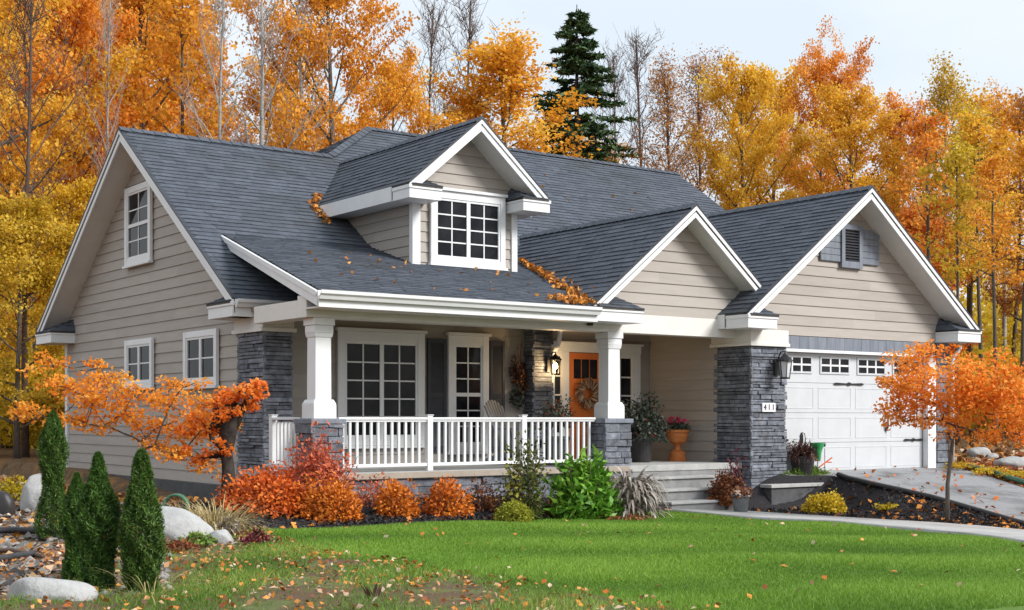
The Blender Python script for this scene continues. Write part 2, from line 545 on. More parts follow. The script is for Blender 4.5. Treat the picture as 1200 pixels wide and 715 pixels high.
def ridge(mb, a, b, s1, s2):
    """overlapping cap shingles along a ridge; s1, s2: downhill unit vectors on both sides"""
    a, b = V(a), V(b)
    d = b - a
    n = max(1, int(d.length / 0.2))
    for k in range(n):
        p, q = a + d * (k / n), a + d * ((k + 1.25) / n if k < n - 1 else 1)
        up0, up1 = V((0, 0, 0.036)), V((0, 0, 0.020))
        for s in (s1, s2):
            s = V(s)
            i = len(mb.v)
            mb.v += [tuple(p + up0), tuple(q + up1), tuple(q + up1 + s * 0.15), tuple(p + up0 + s * 0.15),
                     tuple(p), tuple(p + s * 0.15)]
            mb.f += [(i, i + 1, i + 2, i + 3), (i, i + 3, i + 5, i + 4)]


def stones(mb, fr, u0, u1, z0, z1, w=0.0, hmin=0.040, hmax=0.085, lmin=0.18, lmax=0.6, rnd=random, blocks=None):
    """stacked ledge stone facing: every stone its own block"""
    z = z0
    while z < z1 - 0.01:
        h = min(rnd.uniform(hmin, hmax), z1 - z)
        if z1 - z - h < 0.03:
            h = z1 - z
        u = u0
        while u < u1 - 0.005:
            l = rnd.uniform(lmin, lmax)
            if u + l > u1 - 0.08:
                l = u1 - u
            d = rnd.uniform(0.02, 0.06)
            g = 0.004
            q = fr.p
            j = lambda: rnd.uniform(-0.006, 0.006)
            a0, a1, b0, b1 = u + g, u + l - g, z + g, z + h - g
            t0, t1 = j(), j()
            mb.hexa([q(a0, w + d + j(), b0 + t0), q(a1, w + d + j(), b0 + t1), q(a1, w - 0.01, b0), q(a0, w - 0.01, b0)],
                    [q(a0, w + d + j(), b1 + t0 * 0.5), q(a1, w + d + j(), b1 + t1 * 0.5), q(a1, w - 0.01, b1), q(a0, w - 0.01, b1)])
            u += l
        z += h


def window(parent, fr, u0, u1, z0, z1, cols, rows, frame=0.10, mull=0, w=0.0, head=0.0, name='window', label=None, sash=True, mt=0.022,
           hung=False):
    """framed window sitting on a wall: casing, sill, pane, glazing bars"""
    r = empty(name, fr.p((u0 + u1) / 2, w, z0), None, None)
    r.parent = parent
    r.location = fr.p((u0 + u1) / 2, w, z0) - woff(parent)
    if label:
        r['label'] = label
    c = MB()
    fo = 0.055
    fr.box(c, u0, u0 + frame, w, w + fo, z0, z1)
    fr.box(c, u1 - frame, u1, w, w + fo, z0, z1)
    fr.box(c, u0 + frame, u1 - frame, w, w + fo - 0.003, z0, z0 + frame)
    fr.box(c, u0 + frame, u1 - frame, w, w + fo - 0.003, z1 - frame - head, z1)
    fr.box(c, u0 - 0.03, u1 + 0.03, w, w + fo + 0.03, z0 - 0.045, z0 - 0.002)
    if head:
        fr.box(c, u0 - 0.03, u1 + 0.03, w, w + fo + 0.035, z1 + 0.002, z1 + 0.05)
    c.build('window_frame', M['trim'], r, bevel=0.005)
    a0, a1, b0, b1 = u0 + frame, u1 - frame, z0 + frame, z1 - frame - head
    g = MB()
    fr.box(g, a0, a1, w, w + 0.014, b0, b1)
    g.build('pane', M['glass'], r)
    s = MB()
    n = mull + 1
    wd = (a1 - a0) / n
    for k in range(n):
        x0, x1 = a0 + wd * k, a0 + wd * (k + 1)
        e = 0.035 if sash else 0.0
        if sash:
            fr.box(s, x0, x0 + e, w + 0.014, w + 0.040, b0, b1)
            fr.box(s, x1 - e, x1, w + 0.014, w + 0.040, b0, b1)
            fr.box(s, x0 + e, x1 - e, w + 0.014, w + 0.038, b0, b0 + e)
            fr.box(s, x0 + e, x1 - e, w + 0.014, w + 0.038, b1 - e, b1)
        for i in range(1, cols):
            x = x0 + e + (x1 - x0 - 2 * e) * i / cols
            fr.box(s, x - mt / 2, x + mt / 2, w + 0.014, w + 0.026, b0 + e, b1 - e)
        for i in range(1, rows):
            z = b0 + e + (b1 - b0 - 2 * e) * i / rows
            t = 0.03 if (hung and i == rows // 2) else mt / 2
            fr.box(s, x0 + e, x1 - e, w + 0.014, w + 0.024 + (0.012 if t > mt else 0), z - t, z + t)
    s.build('glazing_bars', M['trim'], r)
    return r


# ------------------------------------------------------------------ foliage helpers
def fast_mesh(name, verts, k, mat, tone=None, parent=None, tag_obj=True):
    """verts (N*k,3): N faces of k corners each"""
    n = len(verts) // k
    me = bpy.data.meshes.new(name)
    me.vertices.add(n * k)
    me.vertices.foreach_set('co', np.ascontiguousarray(verts, dtype=np.float32).ravel())
    me.loops.add(n * k)
    me.loops.foreach_set('vertex_index', np.arange(n * k, dtype=np.int32))
    me.polygons.add(n)
    me.polygons.foreach_set('loop_start', np.arange(0, n * k, k, dtype=np.int32))
    try:
        me.polygons.foreach_set('loop_total', np.full(n, k, dtype=np.int32))
    except Exception:
        pass
    if tone is not None:
        at_ = me.attributes.new('tone', 'FLOAT', 'POINT')
        at_.data.foreach_set('value', np.repeat(np.clip(tone, 0, 1), k).astype(np.float32))
    me.update(calc_edges=True)
    me.validate()
    me.materials.append(mat)
    return me


def norm(a):
    return a / np.maximum(np.linalg.norm(a, axis=1, keepdims=True), 1e-9)


def leaf_verts(P, size, rng, up=0.6, aspect=0.6, along=None):
    N = len(P)
    n = norm(rng.normal(size=(N, 3)) + np.array([0, 0, up]))
    t = rng.normal(size=(N, 3)) if along is None else along + 0.35 * rng.normal(size=(N, 3))
    t = norm(t - n * np.sum(t * n, axis=1, keepdims=True))
    b = np.cross(n, t)
    s = np.asarray(size).reshape(-1, 1) * (0.65 + 0.7 * rng.random((N, 1)))
    bend = n * s * 0.12
    vs = np.stack([P - t * s * 0.5, P + b * s * 0.5 * aspect + bend - t * s * 0.06, P + t * s * 0.5, P - b * s * 0.5 * aspect + bend - t * s * 0.06], axis=1)
    return vs.reshape(-1, 3)


def mesh_obj(name, me, parent=None, loc=(0, 0, 0)):
    o = bpy.data.objects.new(name, me)
    COL.objects.link(o)
    o.parent = parent
    o.location = loc
    return o


def ribbons(specs, rng, segs=4):
    """specs: (base, azimuth, length, width, lift angle, droop) -> quads + tone"""
    vs, tn = [], []
    for (b, az, ln, wd, el, dr, tone) in specs:
        p = np.array(b, float)
        side = np.array([-math.sin(az), math.cos(az), 0.0])
        e = el
        prev = None
        for k in range(segs + 1):
            f = k / segs
            w = wd * (0.35 + 1.3 * f if f < 0.5 else 2.0 * (1 - f) + 0.02) * 0.5
            L_, R_ = p - side * w, p + side * w
            if prev is not None:
                vs += [prev[0], prev[1], R_, L_]
                tn.append(tone + 0.2 * (f - 0.5))
            prev = (L_, R_)
            p = p + np.array([math.cos(az) * math.cos(e), math.sin(az) * math.cos(e), math.sin(e)]) * (ln / segs)
            e -= dr / segs
    return np.array(vs), np.array(tn)


def raw_tubes(segs, n=5):
    """segs: (path list, radii) -> MB"""
    mb = MB()
    for path, rad in segs:
        mb.tube(path, rad, n, cap=False)
    return mb


def mesh_from_mb(name, mb, mat):
    me = bpy.data.meshes.new(name)
    me.from_pydata(mb.v, [], mb.f)
    me.polygons.foreach_set('use_smooth', [True] * len(me.polygons))
    me.materials.append(mat)
    return me


def limb(rnd, p, d, ln, r0, segs=5, up=0.12, wob=0.18):
    path, rad = [V(p)], [r0]
    d = V(d).normalized()
    q = V(p)
    for k in range(segs):
        d = (d + V((rnd.uniform(-wob, wob), rnd.uniform(-wob, wob), rnd.uniform(-wob, wob) + up))).normalized()
        q = q + d * (ln / segs)
        path.append(q.copy())
        rad.append(r0 * (1 - 0.78 * (k + 1) / segs))
    return path, rad


def broadleaf(seed, H, spread, c0, trunk_r, nlimb, leaves, lsize, flat=0.45, sigma=0.55, lean=0.0, subs=5, bare=0.0, conic=0.35, upl=0.55, twigs=0):
    """one broadleaf tree in local coordinates -> (trunk MB, leaf verts, tone)"""
    rnd = random.Random(seed)
    rng = np.random.default_rng(seed)
    tr = MB()
    top = V((rnd.uniform(-1, 1) * lean, rnd.uniform(-1, 1) * lean, H * 0.93))
    path, rad = [], []
    n = 10
    wx, wy = rnd.uniform(0, 6), rnd.uniform(0, 6)
    for k in range(n + 1):
        f = k / n
        path.append(V((top.x * f + 0.14 * math.sin(wx + 4 * f) * f, top.y * f + 0.14 * math.sin(wy + 5 * f) * f, top.z * f)))
        rad.append(trunk_r * (1.25 - 0.25 * min(1, f * 8)) * (1 - 0.86 * f) + 0.012)
    tr.tube(path, rad, 8)

    def on(f):
        x = f * n
        i = min(int(x), n - 1)
        return path[i].lerp(path[i + 1], x - i), rad[i] + (rad[i + 1] - rad[i]) * (x - i)
    seg_a, seg_b, seg_t, seg_w = [], [], [], []
    for k in range(nlimb):
        f = c0 + (0.97 - c0) * ((k + rnd.random()) / nlimb)
        p, r = on(f)
        az = k * 2.4 + rnd.uniform(-0.5, 0.5)
        g = (f - c0) / (1 - c0)
        prof = (1 - conic * g) * math.sqrt(max(0.06, math.sin(math.pi * min(1, 0.14 + 0.86 * g) * 0.97)))
        ln = spread * prof * rnd.uniform(0.62, 1.28)
        el = upl * (0.5 + 0.9 * g)
        d = V((math.cos(az), math.sin(az), math.tan(min(el, 1.25))))
        pa, ra = limb(rnd, p, d, ln, max(0.016, r * 0.5), 5, 0.05)
        tr.tube(pa, ra, 5, cap=False)
        ltone = 0.5 + rnd.gauss(0, 0.13)
        if rnd.random() > bare:
            seg_a.append(pa[3]); seg_b.append(pa[5]); seg_t.append(ltone); seg_w.append(1.0)
        for j in range(subs):
            t = 0.25 + 0.75 * (j + rnd.random()) / subs
            x = t * 5
            i = min(int(x), 4)
            q = pa[i].lerp(pa[i + 1], x - i)
            d2 = V((rnd.uniform(-1, 1), rnd.uniform(-1, 1), rnd.uniform(-0.2, 0.5)))
            d2 = d2 + (pa[i + 1] - pa[i]).normalized() * 0.7
            l2 = max(0.5, ln * rnd.uniform(0.20, 0.42))
            pb, rb = limb(rnd, q, d2, l2, max(0.010, ra[i] * 0.42), 3, 0.05, 0.25)
            tr.tube(pb, rb, 4, cap=False)
            leafy = rnd.random() > bare
            tone = ltone + rnd.gauss(0, 0.13)
            if leafy:
                seg_a.append(pb[1]); seg_b.append(pb[3]); seg_t.append(tone); seg_w.append(0.8)
            for _ in range(twigs + (2 if leaves else 0)):
                q3 = pb[rnd.choice((1, 2, 3))]
                l3 = max(0.3, l2 * rnd.uniform(.35, .75))
                pc, rc = limb(rnd, q3, V((rnd.uniform(-1, 1), rnd.uniform(-1, 1), rnd.uniform(-.15, .55) + (0.5 if not leaves else 0))), l3, .008, 2, .06, .2)
                tr.tube(pc, [.008, .006, .003], 3, cap=False)
                if leafy:
                    seg_a.append(pc[0]); seg_b.append(pc[2]); seg_t.append(tone + rnd.gauss(0, .06)); seg_w.append(0.75)
    if rnd.random() > bare:
        for _ in range(8):
            q = path[-1] + V((rnd.uniform(-.6, .6), rnd.uniform(-.6, .6), rnd.uniform(-0.6, 0.7)))
            tr.tube([path[-2], q], [.012, .003], 4, cap=False)
            seg_a.append(path[-2].lerp(q, .3)); seg_b.append(q); seg_t.append(0.6 + rnd.gauss(0, .1)); seg_w.append(0.7)
    if not seg_a or leaves == 0:
        return tr, None, None
    A = np.array([tuple(c) for c in seg_a])
    B = np.array([tuple(c) for c in seg_b])
    T = np.array(seg_t)
    w = np.array(seg_w) * (0.25 + np.linalg.norm(B - A, axis=1)) * (0.35 + 1.3 * rng.random(len(A)))
    idx = rng.choice(len(A), size=leaves, p=w / w.sum())
    u = rng.random((leaves, 1)) * 1.15
    P = A[idx] + (B[idx] - A[idx]) * u + rng.normal(size=(leaves, 3)) * np.array([1, 1, flat]) * sigma * 0.42
    tone = T[idx] + rng.normal(size=leaves) * 0.15
    vs = leaf_verts(P, np.full(leaves, lsize), rng, up=0.8, aspect=0.75)
    return tr, vs, tone


def spruce(seed, H, R):
    rnd = random.Random(seed)
    rng = np.random.default_rng(seed)
    tr = MB()
    tr.tube([V((0, 0, 0)), V((0, 0, H * 0.5)), V((0, 0, H))], [0.22, 0.13, 0.015], 8)
    P, A, T = [], [], []
    z = H * 0.08
    while z < H * 0.985:
        f = z / H
        r = R * (1 - f) ** 0.85 * (0.82 + 0.3 * rnd.random()) + 0.10
        nb = max(5, int(10 * (1 - f) + 5))
        for k in range(nb):
            az = rnd.uniform(0, 6.28)
            rr = r * rnd.uniform(0.45, 1.25)
            pts = []
            for s in range(6):
                t = s / 5
                pts.append(V((math.cos(az) * rr * t, math.sin(az) * rr * t, z + rr * (0.10 * t - 0.42 * t * t + 0.22 * t ** 4))))
            tr.tube(pts, [0.028 * (1 - f) + 0.006, 0.02, 0.015, 0.012, 0.008, 0.004], 4, cap=False)
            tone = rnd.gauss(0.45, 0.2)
            m = int(24 + 66 * rr / R)
            for _ in range(m):
                t = 0.12 + 0.88 * math.sqrt(rnd.random())
                x = t * 5
                i = min(int(x), 4)
                q = pts[i].lerp(pts[i + 1], x - i)
                sd = rnd.choice((-1, 1))
                sl = rr * 0.26 * (1.1 - t) + 0.10
                d = V((math.cos(az + sd * 0.8), math.sin(az + sd * 0.8), -0.05 + rnd.uniform(-.25, .3)))
                P.append(q + d * sl * rnd.random())
                A.append(d)
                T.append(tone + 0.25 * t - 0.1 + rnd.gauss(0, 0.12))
        z += 0.13 + 0.17 * (1 - f)
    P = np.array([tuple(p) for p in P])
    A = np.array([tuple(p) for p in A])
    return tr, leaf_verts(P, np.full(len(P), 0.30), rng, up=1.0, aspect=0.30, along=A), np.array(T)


def dome_leaves(c, rx, ry, rz, n, size, seed, up=0.5, aspect=0.6, lump=0.25, shell=0.55, tone0=0.5, nclump=26, flatbase=True):
    """leaves through a lumpy mound volume"""
    rng = np.random.default_rng(seed)
    cd = norm(rng.normal(size=(nclump, 3)))
    if flatbase:
        cd[:, 2] = np.abs(cd[:, 2]) * 0.95 - 0.12
    ctone = rng.normal(size=nclump) * 0.17
    cr = 1 + lump * rng.normal(size=nclump)
    d = norm(rng.normal(size=(n, 3)))
    if flatbase:
        d[:, 2] = np.abs(d[:, 2]) * 1.0 - 0.10
        d = norm(d)
    k = np.argmax(d @ cd.T + 0.06 * rng.normal(size=(n, nclump)), axis=1)
    dot = np.sum(d * cd[k], axis=1)
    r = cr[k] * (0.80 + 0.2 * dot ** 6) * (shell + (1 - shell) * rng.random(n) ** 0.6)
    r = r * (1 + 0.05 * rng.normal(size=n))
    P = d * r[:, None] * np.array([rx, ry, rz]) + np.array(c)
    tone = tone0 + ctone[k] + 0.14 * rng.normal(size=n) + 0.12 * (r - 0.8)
    return leaf_verts(P, np.full(n, size), rng, up=up, aspect=aspect, along=d * 0.9), tone


def stems(c, rx, ry, rz, n, seed, r0=0.012):
    rnd = random.Random(seed)
    mb = MB()
    for _ in range(n):
        a = rnd.uniform(0, 6.28)
        t = rnd.uniform(0.3, 0.9)
        p = V(c) + V((math.cos(a) * rx * 0.15, math.sin(a) * ry * 0.15, -0.05))
        d = V((math.cos(a) * rx * t, math.sin(a) * ry * t, rz * rnd.uniform(0.6, 0.95)))
        pa, ra = limb(rnd, p, d, d.length, r0, 4, 0.02, 0.15)
        mb.tube(pa, ra, 5, cap=False)
    return mb


def shrub(name, x, y, rx, ry, rz, n, size, mat, label, cat='shrub', group=None, seed=1, z=None, stem_mat='twig', **kw):
    z = hz(x, y) if z is None else z
    r = empty(name, (x, y, z), label, cat, group)
    vs, tn = dome_leaves((0, 0, kw.pop('lift', 0.06)), rx, ry, rz, n, size, seed, **kw)
    mesh_obj('foliage', fast_mesh('foliage', vs, 4, M[mat], tn), r)
    mesh_obj('stems', mesh_from_mb('stems', stems((0, 0, 0), rx, ry, rz, 14, seed), M[stem_mat]), r)
    return r

# ================================================================== HOUSE
PF = 0.80                                   # porch floor height
house = empty('house', (12.0, 18.3, 0.2),
              'taupe craftsman house with dark shingled gables, white porch railing, orange front door and attached garage', 'house')
SIDE = FR((8.65, 0, 0), (0, -1, 0))          # u = -y
FRONT = FR((0, 18.3, 0), (1, 0, 0))          # u = x
GAR = FR((0, 15.9, 0), (1, 0, 0))
GDR = FR((0, 16.02, 0), (1, 0, 0))
PGW = FR((0, 16.10, 0), (1, 0, 0))
DOR = FR((0, 18.3, 0), (1, 0, 0))


def mainz(y):
    return 3.28 + 0.70 * (y - 18.0)


def shedz(y):
    return 3.22 + 0.30 * (y - 15.6)


# ---- walls
w = MB()
clapboard(w, SIDE, [(-26.8, 0.52), (-18.55, 0.52), (-18.55, 3.52), (-22.65, 6.39), (-26.8, 3.47)])
w.box(8.66, 8.80, 18.4, 26.8, 0.5, 3.3)
w.prism([(8.66, 18.5, 3.3), (8.66, 26.8, 3.3), (8.66, 22.65, 6.3)], (0.12, 0, 0))
w.build('siding_wall', M['siding'], house)
w = MB()
clapboard(w, FRONT, [(8.95, PF), (16.5, PF), (16.5, 3.12), (8.95, 3.12)])
w.box(8.9, 16.6, 18.31, 18.45, 0.2, 3.3)
w.build('porch_wall', M['siding'], house)
w = MB()
ENT = FR((16.5, 0, 0), (0, -1, 0))
clapboard(w, ENT, [(-18.3, PF), (-16.55, PF), (-16.55, 3.12), (-18.3, 3.12)])
w.box(16.52, 16.68, 16.6, 18.4, 0.1, 3.3)
w.build('entry_side_wall', M['siding'], house)
w = MB()                                    # rear and far walls so that the building is closed
w.box(12.3, 22.0, 29.4, 29.55, 0.2, 3.2)
w.box(8.8, 12.42, 26.65, 26.8, 0.2, 3.3)
w.box(12.3, 12.42, 26.81, 29.4, 0.2, 3.3)
w.box(21.86, 22.0, 16.3, 29.4, 0.2, 3.3)
w.box(12.3, 12.42, 22.75, 25.4, 5.6, 6.5)
w.prism([(22.1, 18.5, 3.3), (22.1, 29.4, 3.3), (22.1, 24.05, 7.2)], (0.12, 0, 0))
w.build('rear_wall', M['siding'], house)
w = MB()
w.box(8.60, 8.9, 18.6, 26.85, -0.2, 0.50)
w.build('foundation', M['found'], house)
w = MB()
SIDE.box(w, -18.68, -18.56, -0.01, 0.045, 0.52, 3.10)
w.build('corner_board', M['trim'], house, bevel=0.004)
w = MB()
SIDE.box(w, -26.86, -26.74, -0.01, 0.045, 0.52, 3.30)
w.build('corner_board', M['trim'], house, bevel=0.004)

# ---- left stone pier
w, s = MB(), MB()
s.box(8.555, 8.975, 17.735, 18.6, -0.1, 2.80)
f1 = FR((0, 17.74, 0), (1, 0, 0))
f2 = FR((8.56, 0, 0), (0, -1, 0))
rs = random.Random(3)
stones(w, f1, 8.52, 8.99, 0.1, 2.8, rnd=rs)
stones(w, f2, -18.6, -17.70, 0.1, 2.8, rnd=rs)
pr = s.build('stone_pier', M['mortar'], house)
w.build('ledge_stone', M['stone'], pr, bevel=0.006)
w = MB()
w.box(8.50, 9.0, 17.68, 18.66, 2.80, 3.12)
w.box(8.47, 9.03, 17.65, 18.69, 2.80, 2.86)
w.build('pier_frieze', M['cream'], house, bevel=0.006)

# ---- main roof
sh, dk = MB(), MB()
EX = 8.2
roof_slope(sh, dk, [(EX, 18.0, 3.28), (23.0, 18.0, 3.28), (22.6, 24.05, 7.515), (13.9, 24.05, 7.515), (12.25, 22.65, 6.535), (EX, 22.65, 6.535)])
roof_slope(sh, dk, [(EX, 27.3, 3.28), (EX, 22.65, 6.535), (12.9, 22.65, 6.535), (12.9, 27.3, 3.28)])
roof_slope(sh, dk, [(12.25, 30.1, 3.28), (22.6, 30.1, 3.28), (22.6, 24.05, 7.515), (13.9, 24.05, 7.515), (12.25, 25.45, 6.535)])
roof_slope(sh, dk, [(13.9, 24.05, 7.515), (12.25, 22.65, 6.535), (12.25, 25.45, 6.535)])
rf = sh.build('roof', M['shingle'], house)
dk.build('roof_deck', M['deck'], rf)
c = MB()
SF, SB = V((0, -0.819, -0.573)), V((0, 0.819, -0.573))
ridge(c, (EX - .02, 22.65, 6.545), (12.3, 22.65, 6.545), SF, SB)
ridge(c, (13.9, 24.05, 7.525), (22.62, 24.05, 7.525), SF, SB)
ridge(c, (12.25, 22.65, 6.56), (13.9, 24.05, 7.53), V((0.56, -0.66, -0.5)), V((-0.6, 0.5, -0.62)))
c.build('ridge_cap', M['shingle'], rf)


def gable_trim(parent, fr, uL, zL, uA, zA, uR, zR, ov, bh=0.20, right_z=None):
    """barge boards, soffits under the overhang"""
    b = MB()

    def board(u0, z0, u1, z1, h, w0, w1, dz=0.0):
        q = fr.p
        b.hexa([q(u0, w1, z0 - h + dz), q(u1, w1, z1 - h + dz), q(u1, w0, z1 - h + dz), q(u0, w0, z0 - h + dz)],
               [q(u0, w1, z0 + dz), q(u1, w1, z1 + dz), q(u1, w0, z1 + dz), q(u0, w0, z0 + dz)])
    for (u0, z0, u1, z1) in ((uL, zL, uA, zA), (uA, zA, uR, zR)):
        board(u0, z0, u1, z1, bh, ov - 0.035, ov, -0.012)
        board(u0, z0, u1, z1, 0.075, ov, ov + 0.022, -0.012)
    b.build('barge_board', M['trim'], parent, bevel=0.004)
    s = MB()
    for (u0, z0, u1, z1) in ((uL, zL, uA, zA), (uA, zA, uR, zR)):
        A, B = fr.p(u0, ov - 0.036, z0 - bh + 0.02), fr.p(u1, ov - 0.036, z1 - bh + 0.02)
        C, D = fr.p(u1, -0.02, z1 - bh + 0.02), fr.p(u0, -0.02, z0 - bh + 0.02)
        if z0 < z1:
            pts, vv = [A, D, C, B], B - A
        else:
            pts, vv = [B, C, D, A], A - B
        uu = fr.n * (1 if z0 < z1 else -1)
        # visible from below: normal must point down
        nn = uu.cross(vv)
        if nn.z > 0:
            uu = -uu
        courses(s, pts, uu, vv, 0.10, 0.006)
    s.build('soffit', M['soffit'], parent)
    d = MB()
    for (u0, z0, u1, z1) in ((uL, zL, uA, zA), (uA, zA, uR, zR)):
        q = fr.p
        d.hexa([q(u0, ov + 0.03, z0 - 0.012), q(u1, ov + 0.03, z1 - 0.012), q(u1, ov - 0.05, z1 - 0.012), q(u0, ov - 0.05, z0 - 0.012)],
               [q(u0, ov + 0.03, z0 + 0.014), q(u1, ov + 0.03, z1 + 0.014), q(u1, ov - 0.05, z1 + 0.014), q(u0, ov - 0.05, z0 + 0.014)])
    d.build('drip_edge', M['shutter'], parent)


def eave_return(parent, fr, u0, u1, ov, z0, z1, inner, rise=0.24, dep=None, front_only=False):
    """boxed cornice return with a small shingled cap; inner = +1 when the house middle lies towards +u"""
    b = MB()
    fr.box(b, u0 - 0.006, u1, 0.0, ov + 0.028, z0, z1)
    fr.box(b, u0 - 0.02, u1 + 0.014, 0.0, ov + 0.046, z1 - 0.06, z1 - 0.004)
    b.build('eave_return', M['trim'], parent, bevel=0.005)
    s, d = MB(), MB()
    q = fr.p
    a, e = (u0, u1) if inner > 0 else (u1, u0)     # a: outer end, e: inner end
    e2 = e + 0.02 * inner
    h = 0.36 * inner
    A, B = q(a + .03 * inner, ov + 0.05, z1 + 0.004), q(e2, ov + 0.05, z1 + 0.004)
    C, D = q(e2 - .30 * h, 0.0, z1 + rise), q(a + .42 * inner, 0.0, z1 + rise)
    E_ = q(e2, 0.0, z1 + 0.004)
    roof_slope(s, d, [A, B, C, D], 0.03)
    roof_slope(s, d, [B, E_, C], 0.03)
    x = s.build('return_cap', M['shingle'], parent)
    d.build('cap_deck', M['deck'], x)


# side gable (faces -x); u = -y
g = empty('side_gable', (8.3, 22.65, 6.4), None, None)
g.parent = house
g.location = V((8.3, 22.65, 6.4)) - woff(house)
gable_trim(g, SIDE, -27.3, 3.28, -22.65, 6.535, -18.0, 3.28, 0.45, 0.20)
eave_return(g, SIDE, -27.3, -26.35, 0.45, 3.02, 3.24, 1)
eave_return(g, SIDE, -18.85, -18.0, 0.45, 3.02, 3.24, -1)


def gutter(name, a, b, parent, out):
    """K-style gutter from a to b; out = outward unit vector"""
    a, b, o = V(a), V(b), V(out)
    prof = [(0.0, -0.115), (0.055, -0.115), (0.075, -0.07), (0.105, -0.045), (0.11, 0.0), (0.10, 0.0), (0.09, -0.03), (0.03, -0.09), (0.012, -0.09), (0.012, 0.0), (0.0, 0.0)]
    m = MB()
    n = len(prof)
    for p in (a, b):
        m.v += [tuple(p + o * x + V((0, 0, z))) for x, z in prof]
    for i in range(n):
        j = (i + 1) % n
        m.f.append((i, j, n + j, n + i))
    m.f.append(tuple(range(n - 1, -1, -1)))
    m.f.append(tuple(range(n, 2 * n)))
    return m.build(name, M['trim'], parent)


# main eave left stub
w = MB()
w.box(8.215, 9.6, 17.97, 17.995, 3.02, 3.268)
w.box(8.215, 9.6, 17.996, 18.3, 3.02, 3.045)
w.build('fascia', M['trim'], house, bevel=0.003)
gutter('gutter', (8.2, 17.968, 3.27), (9.4, 17.968, 3.27), house, (0, -1, 0))

# ---- porch shed roof
sh, dk = MB(), MB()
roof_slope(sh, dk, [(8.30, 15.6, 3.22), (13.05, 15.6, 3.22), (13.25, 16.2, 3.40), (14.75, 19.85, 4.49), (8.78, 19.85, 4.49)], 0.10)
pr = sh.build('porch_roof', M['shingle'], house)
dk.build('roof_deck', M['deck'], pr)
w = MB()
A, B = V((8.30, 15.6, 3.21)), V((8.78, 19.85, 4.48))
dn = V((0, 0, -1))
o = V((-0.03, 0, 0))
w.hexa([A + dn * 0.20 + o, A + dn * 0.20, B + dn * 0.16, B + dn * 0.16 + o], [A + o, A, B, B + o])
w.hexa([A + dn * 0.075 + o * 1.7, A + dn * 0.075 + o, B + dn * 0.075 + o, B + dn * 0.075 + o * 1.7], [A + o * 1.7, A + o, B + o, B + o * 1.7])
w.build('barge_board', M['trim'], pr, bevel=0.004)
w = MB()
w.box(8.28, 13.0, 15.57, 15.597, 3.0, 3.212)
w.build('fascia', M['trim'], house, bevel=0.003)
gutter('gutter', (8.26, 15.568, 3.215), (13.0, 15.568, 3.215), house, (0, -1, 0))
w = MB()
w.box(8.33, 13.0, 15.60, 16.07, 3.00, 3.02)
w.build('eave_soffit', M['soffit'], house)
w = MB()
w.box(8.45, 16.5, 16.33, 18.3, 3.10, 3.16)
w.build('porch_ceiling', M['ceiling'], house)

# ---- porch beam
w = MB()
w.box(8.36, 16.47, 16.07, 16.33, 2.90, 3.20)
w.box(8.36, 8.62, 16.331, 17.68, 2.90, 3.14)
w.box(8.35, 13.9, 16.055, 16.07, 2.90, 2.95)
w.build('porch_beam', M['cream'], house, bevel=0.005)

# ---- columns on stone pedestals
for cx, px0, px1 in ((8.62, 8.39, 8.87), (13.76, 13.48, 14.02)):
    r = empty('porch_column', (cx, 16.2, 0.1), None, None)
    r.parent = house
    r.location = V((cx, 16.2, 0.1)) - woff(house)
    s, k = MB(), MB()
    s.box(px0 + .04, px1 - .04, 16.0, 16.42, -0.1, 1.47)
    s.build('pedestal_core', M['mortar'], r)
    rs = random.Random(int(cx * 10))
    stones(k, FR((0, 16.005, 0), (1, 0, 0)), px0, px1, 0.0, 1.47, rnd=rs, hmin=.08, hmax=.13)
    stones(k, FR((px0 + .04, 0, 0), (0, -1, 0)), -16.43, -15.96, 0.0, 1.47, rnd=rs, hmin=.08, hmax=.13)
    k.build('ledge_stone', M['stone'], r, bevel=0.006)
    k = MB()
    k.box(px0 - .025, px1 + .025, 15.94, 16.46, 1.472, 1.54)
    k.build('cap_slab', M['bluegrey'], r, bevel=0.008)
    b = MB()
    def sq(h0, z0, h1, z1):
        b.hexa([(cx - h0, 16.2 - h0, z0), (cx + h0, 16.2 - h0, z0), (cx + h0, 16.2 + h0, z0), (cx - h0, 16.2 + h0, z0)],
               [(cx - h1, 16.2 - h1, z1), (cx + h1, 16.2 - h1, z1), (cx + h1, 16.2 + h1, z1), (cx - h1, 16.2 + h1, z1)])
    sq(.172, 1.542, .172, 1.74)
    sq(.172, 1.741, .142, 1.80)
    b.build('base', M['trim'], r, bevel=0.006)
    b = MB()
    sq(.122, 1.80, .118, 2.66)
    b.build('shaft', M['trim'], r, bevel=0.006)
    b = MB()
    sq(.130, 2.64, .142, 2.70)
    sq(.142, 2.701, .142, 2.80)
    sq(.158, 2.801, .158, 2.898)
    b.build('capital', M['trim'], r, bevel=0.006)

# ---- porch floor, skirt, steps
w = MB()
w.box(8.42, 16.48, 15.95, 18.3, 0.70, 0.80)
w.build('porch_floor', M['concrete'], house, bevel=0.006)
w = MB()
w.box(8.40, 13.95, 15.93, 15.949, 0.715, 0.796)
w.build('floor_edge_board', M['edgewood'], house)
s, k = MB(), MB()
s.box(8.6, 16.4, 16.02, 16.2, -0.1, 0.66)
s.box(8.55, 8.7, 16.2, 17.8, -0.1, 0.66)
stones(k, FR((0, 16.02, 0), (1, 0, 0)), 8.9, 13.45, 0.0, 0.70, rnd=random.Random(5), hmin=.08, hmax=.14)
x = s.build('porch_skirt', M['mortar'], house)
k.build('ledge_stone', M['stone'], x, bevel=0.006)
k = MB()
stones(k, FR((8.56, 0, 0), (0, -1, 0)), -17.75, -16.4, 0.0, 0.70, rnd=random.Random(6), hmin=.08, hmax=.14)
k.build('ledge_stone', M['stone'], x, bevel=0.006)
w = MB()
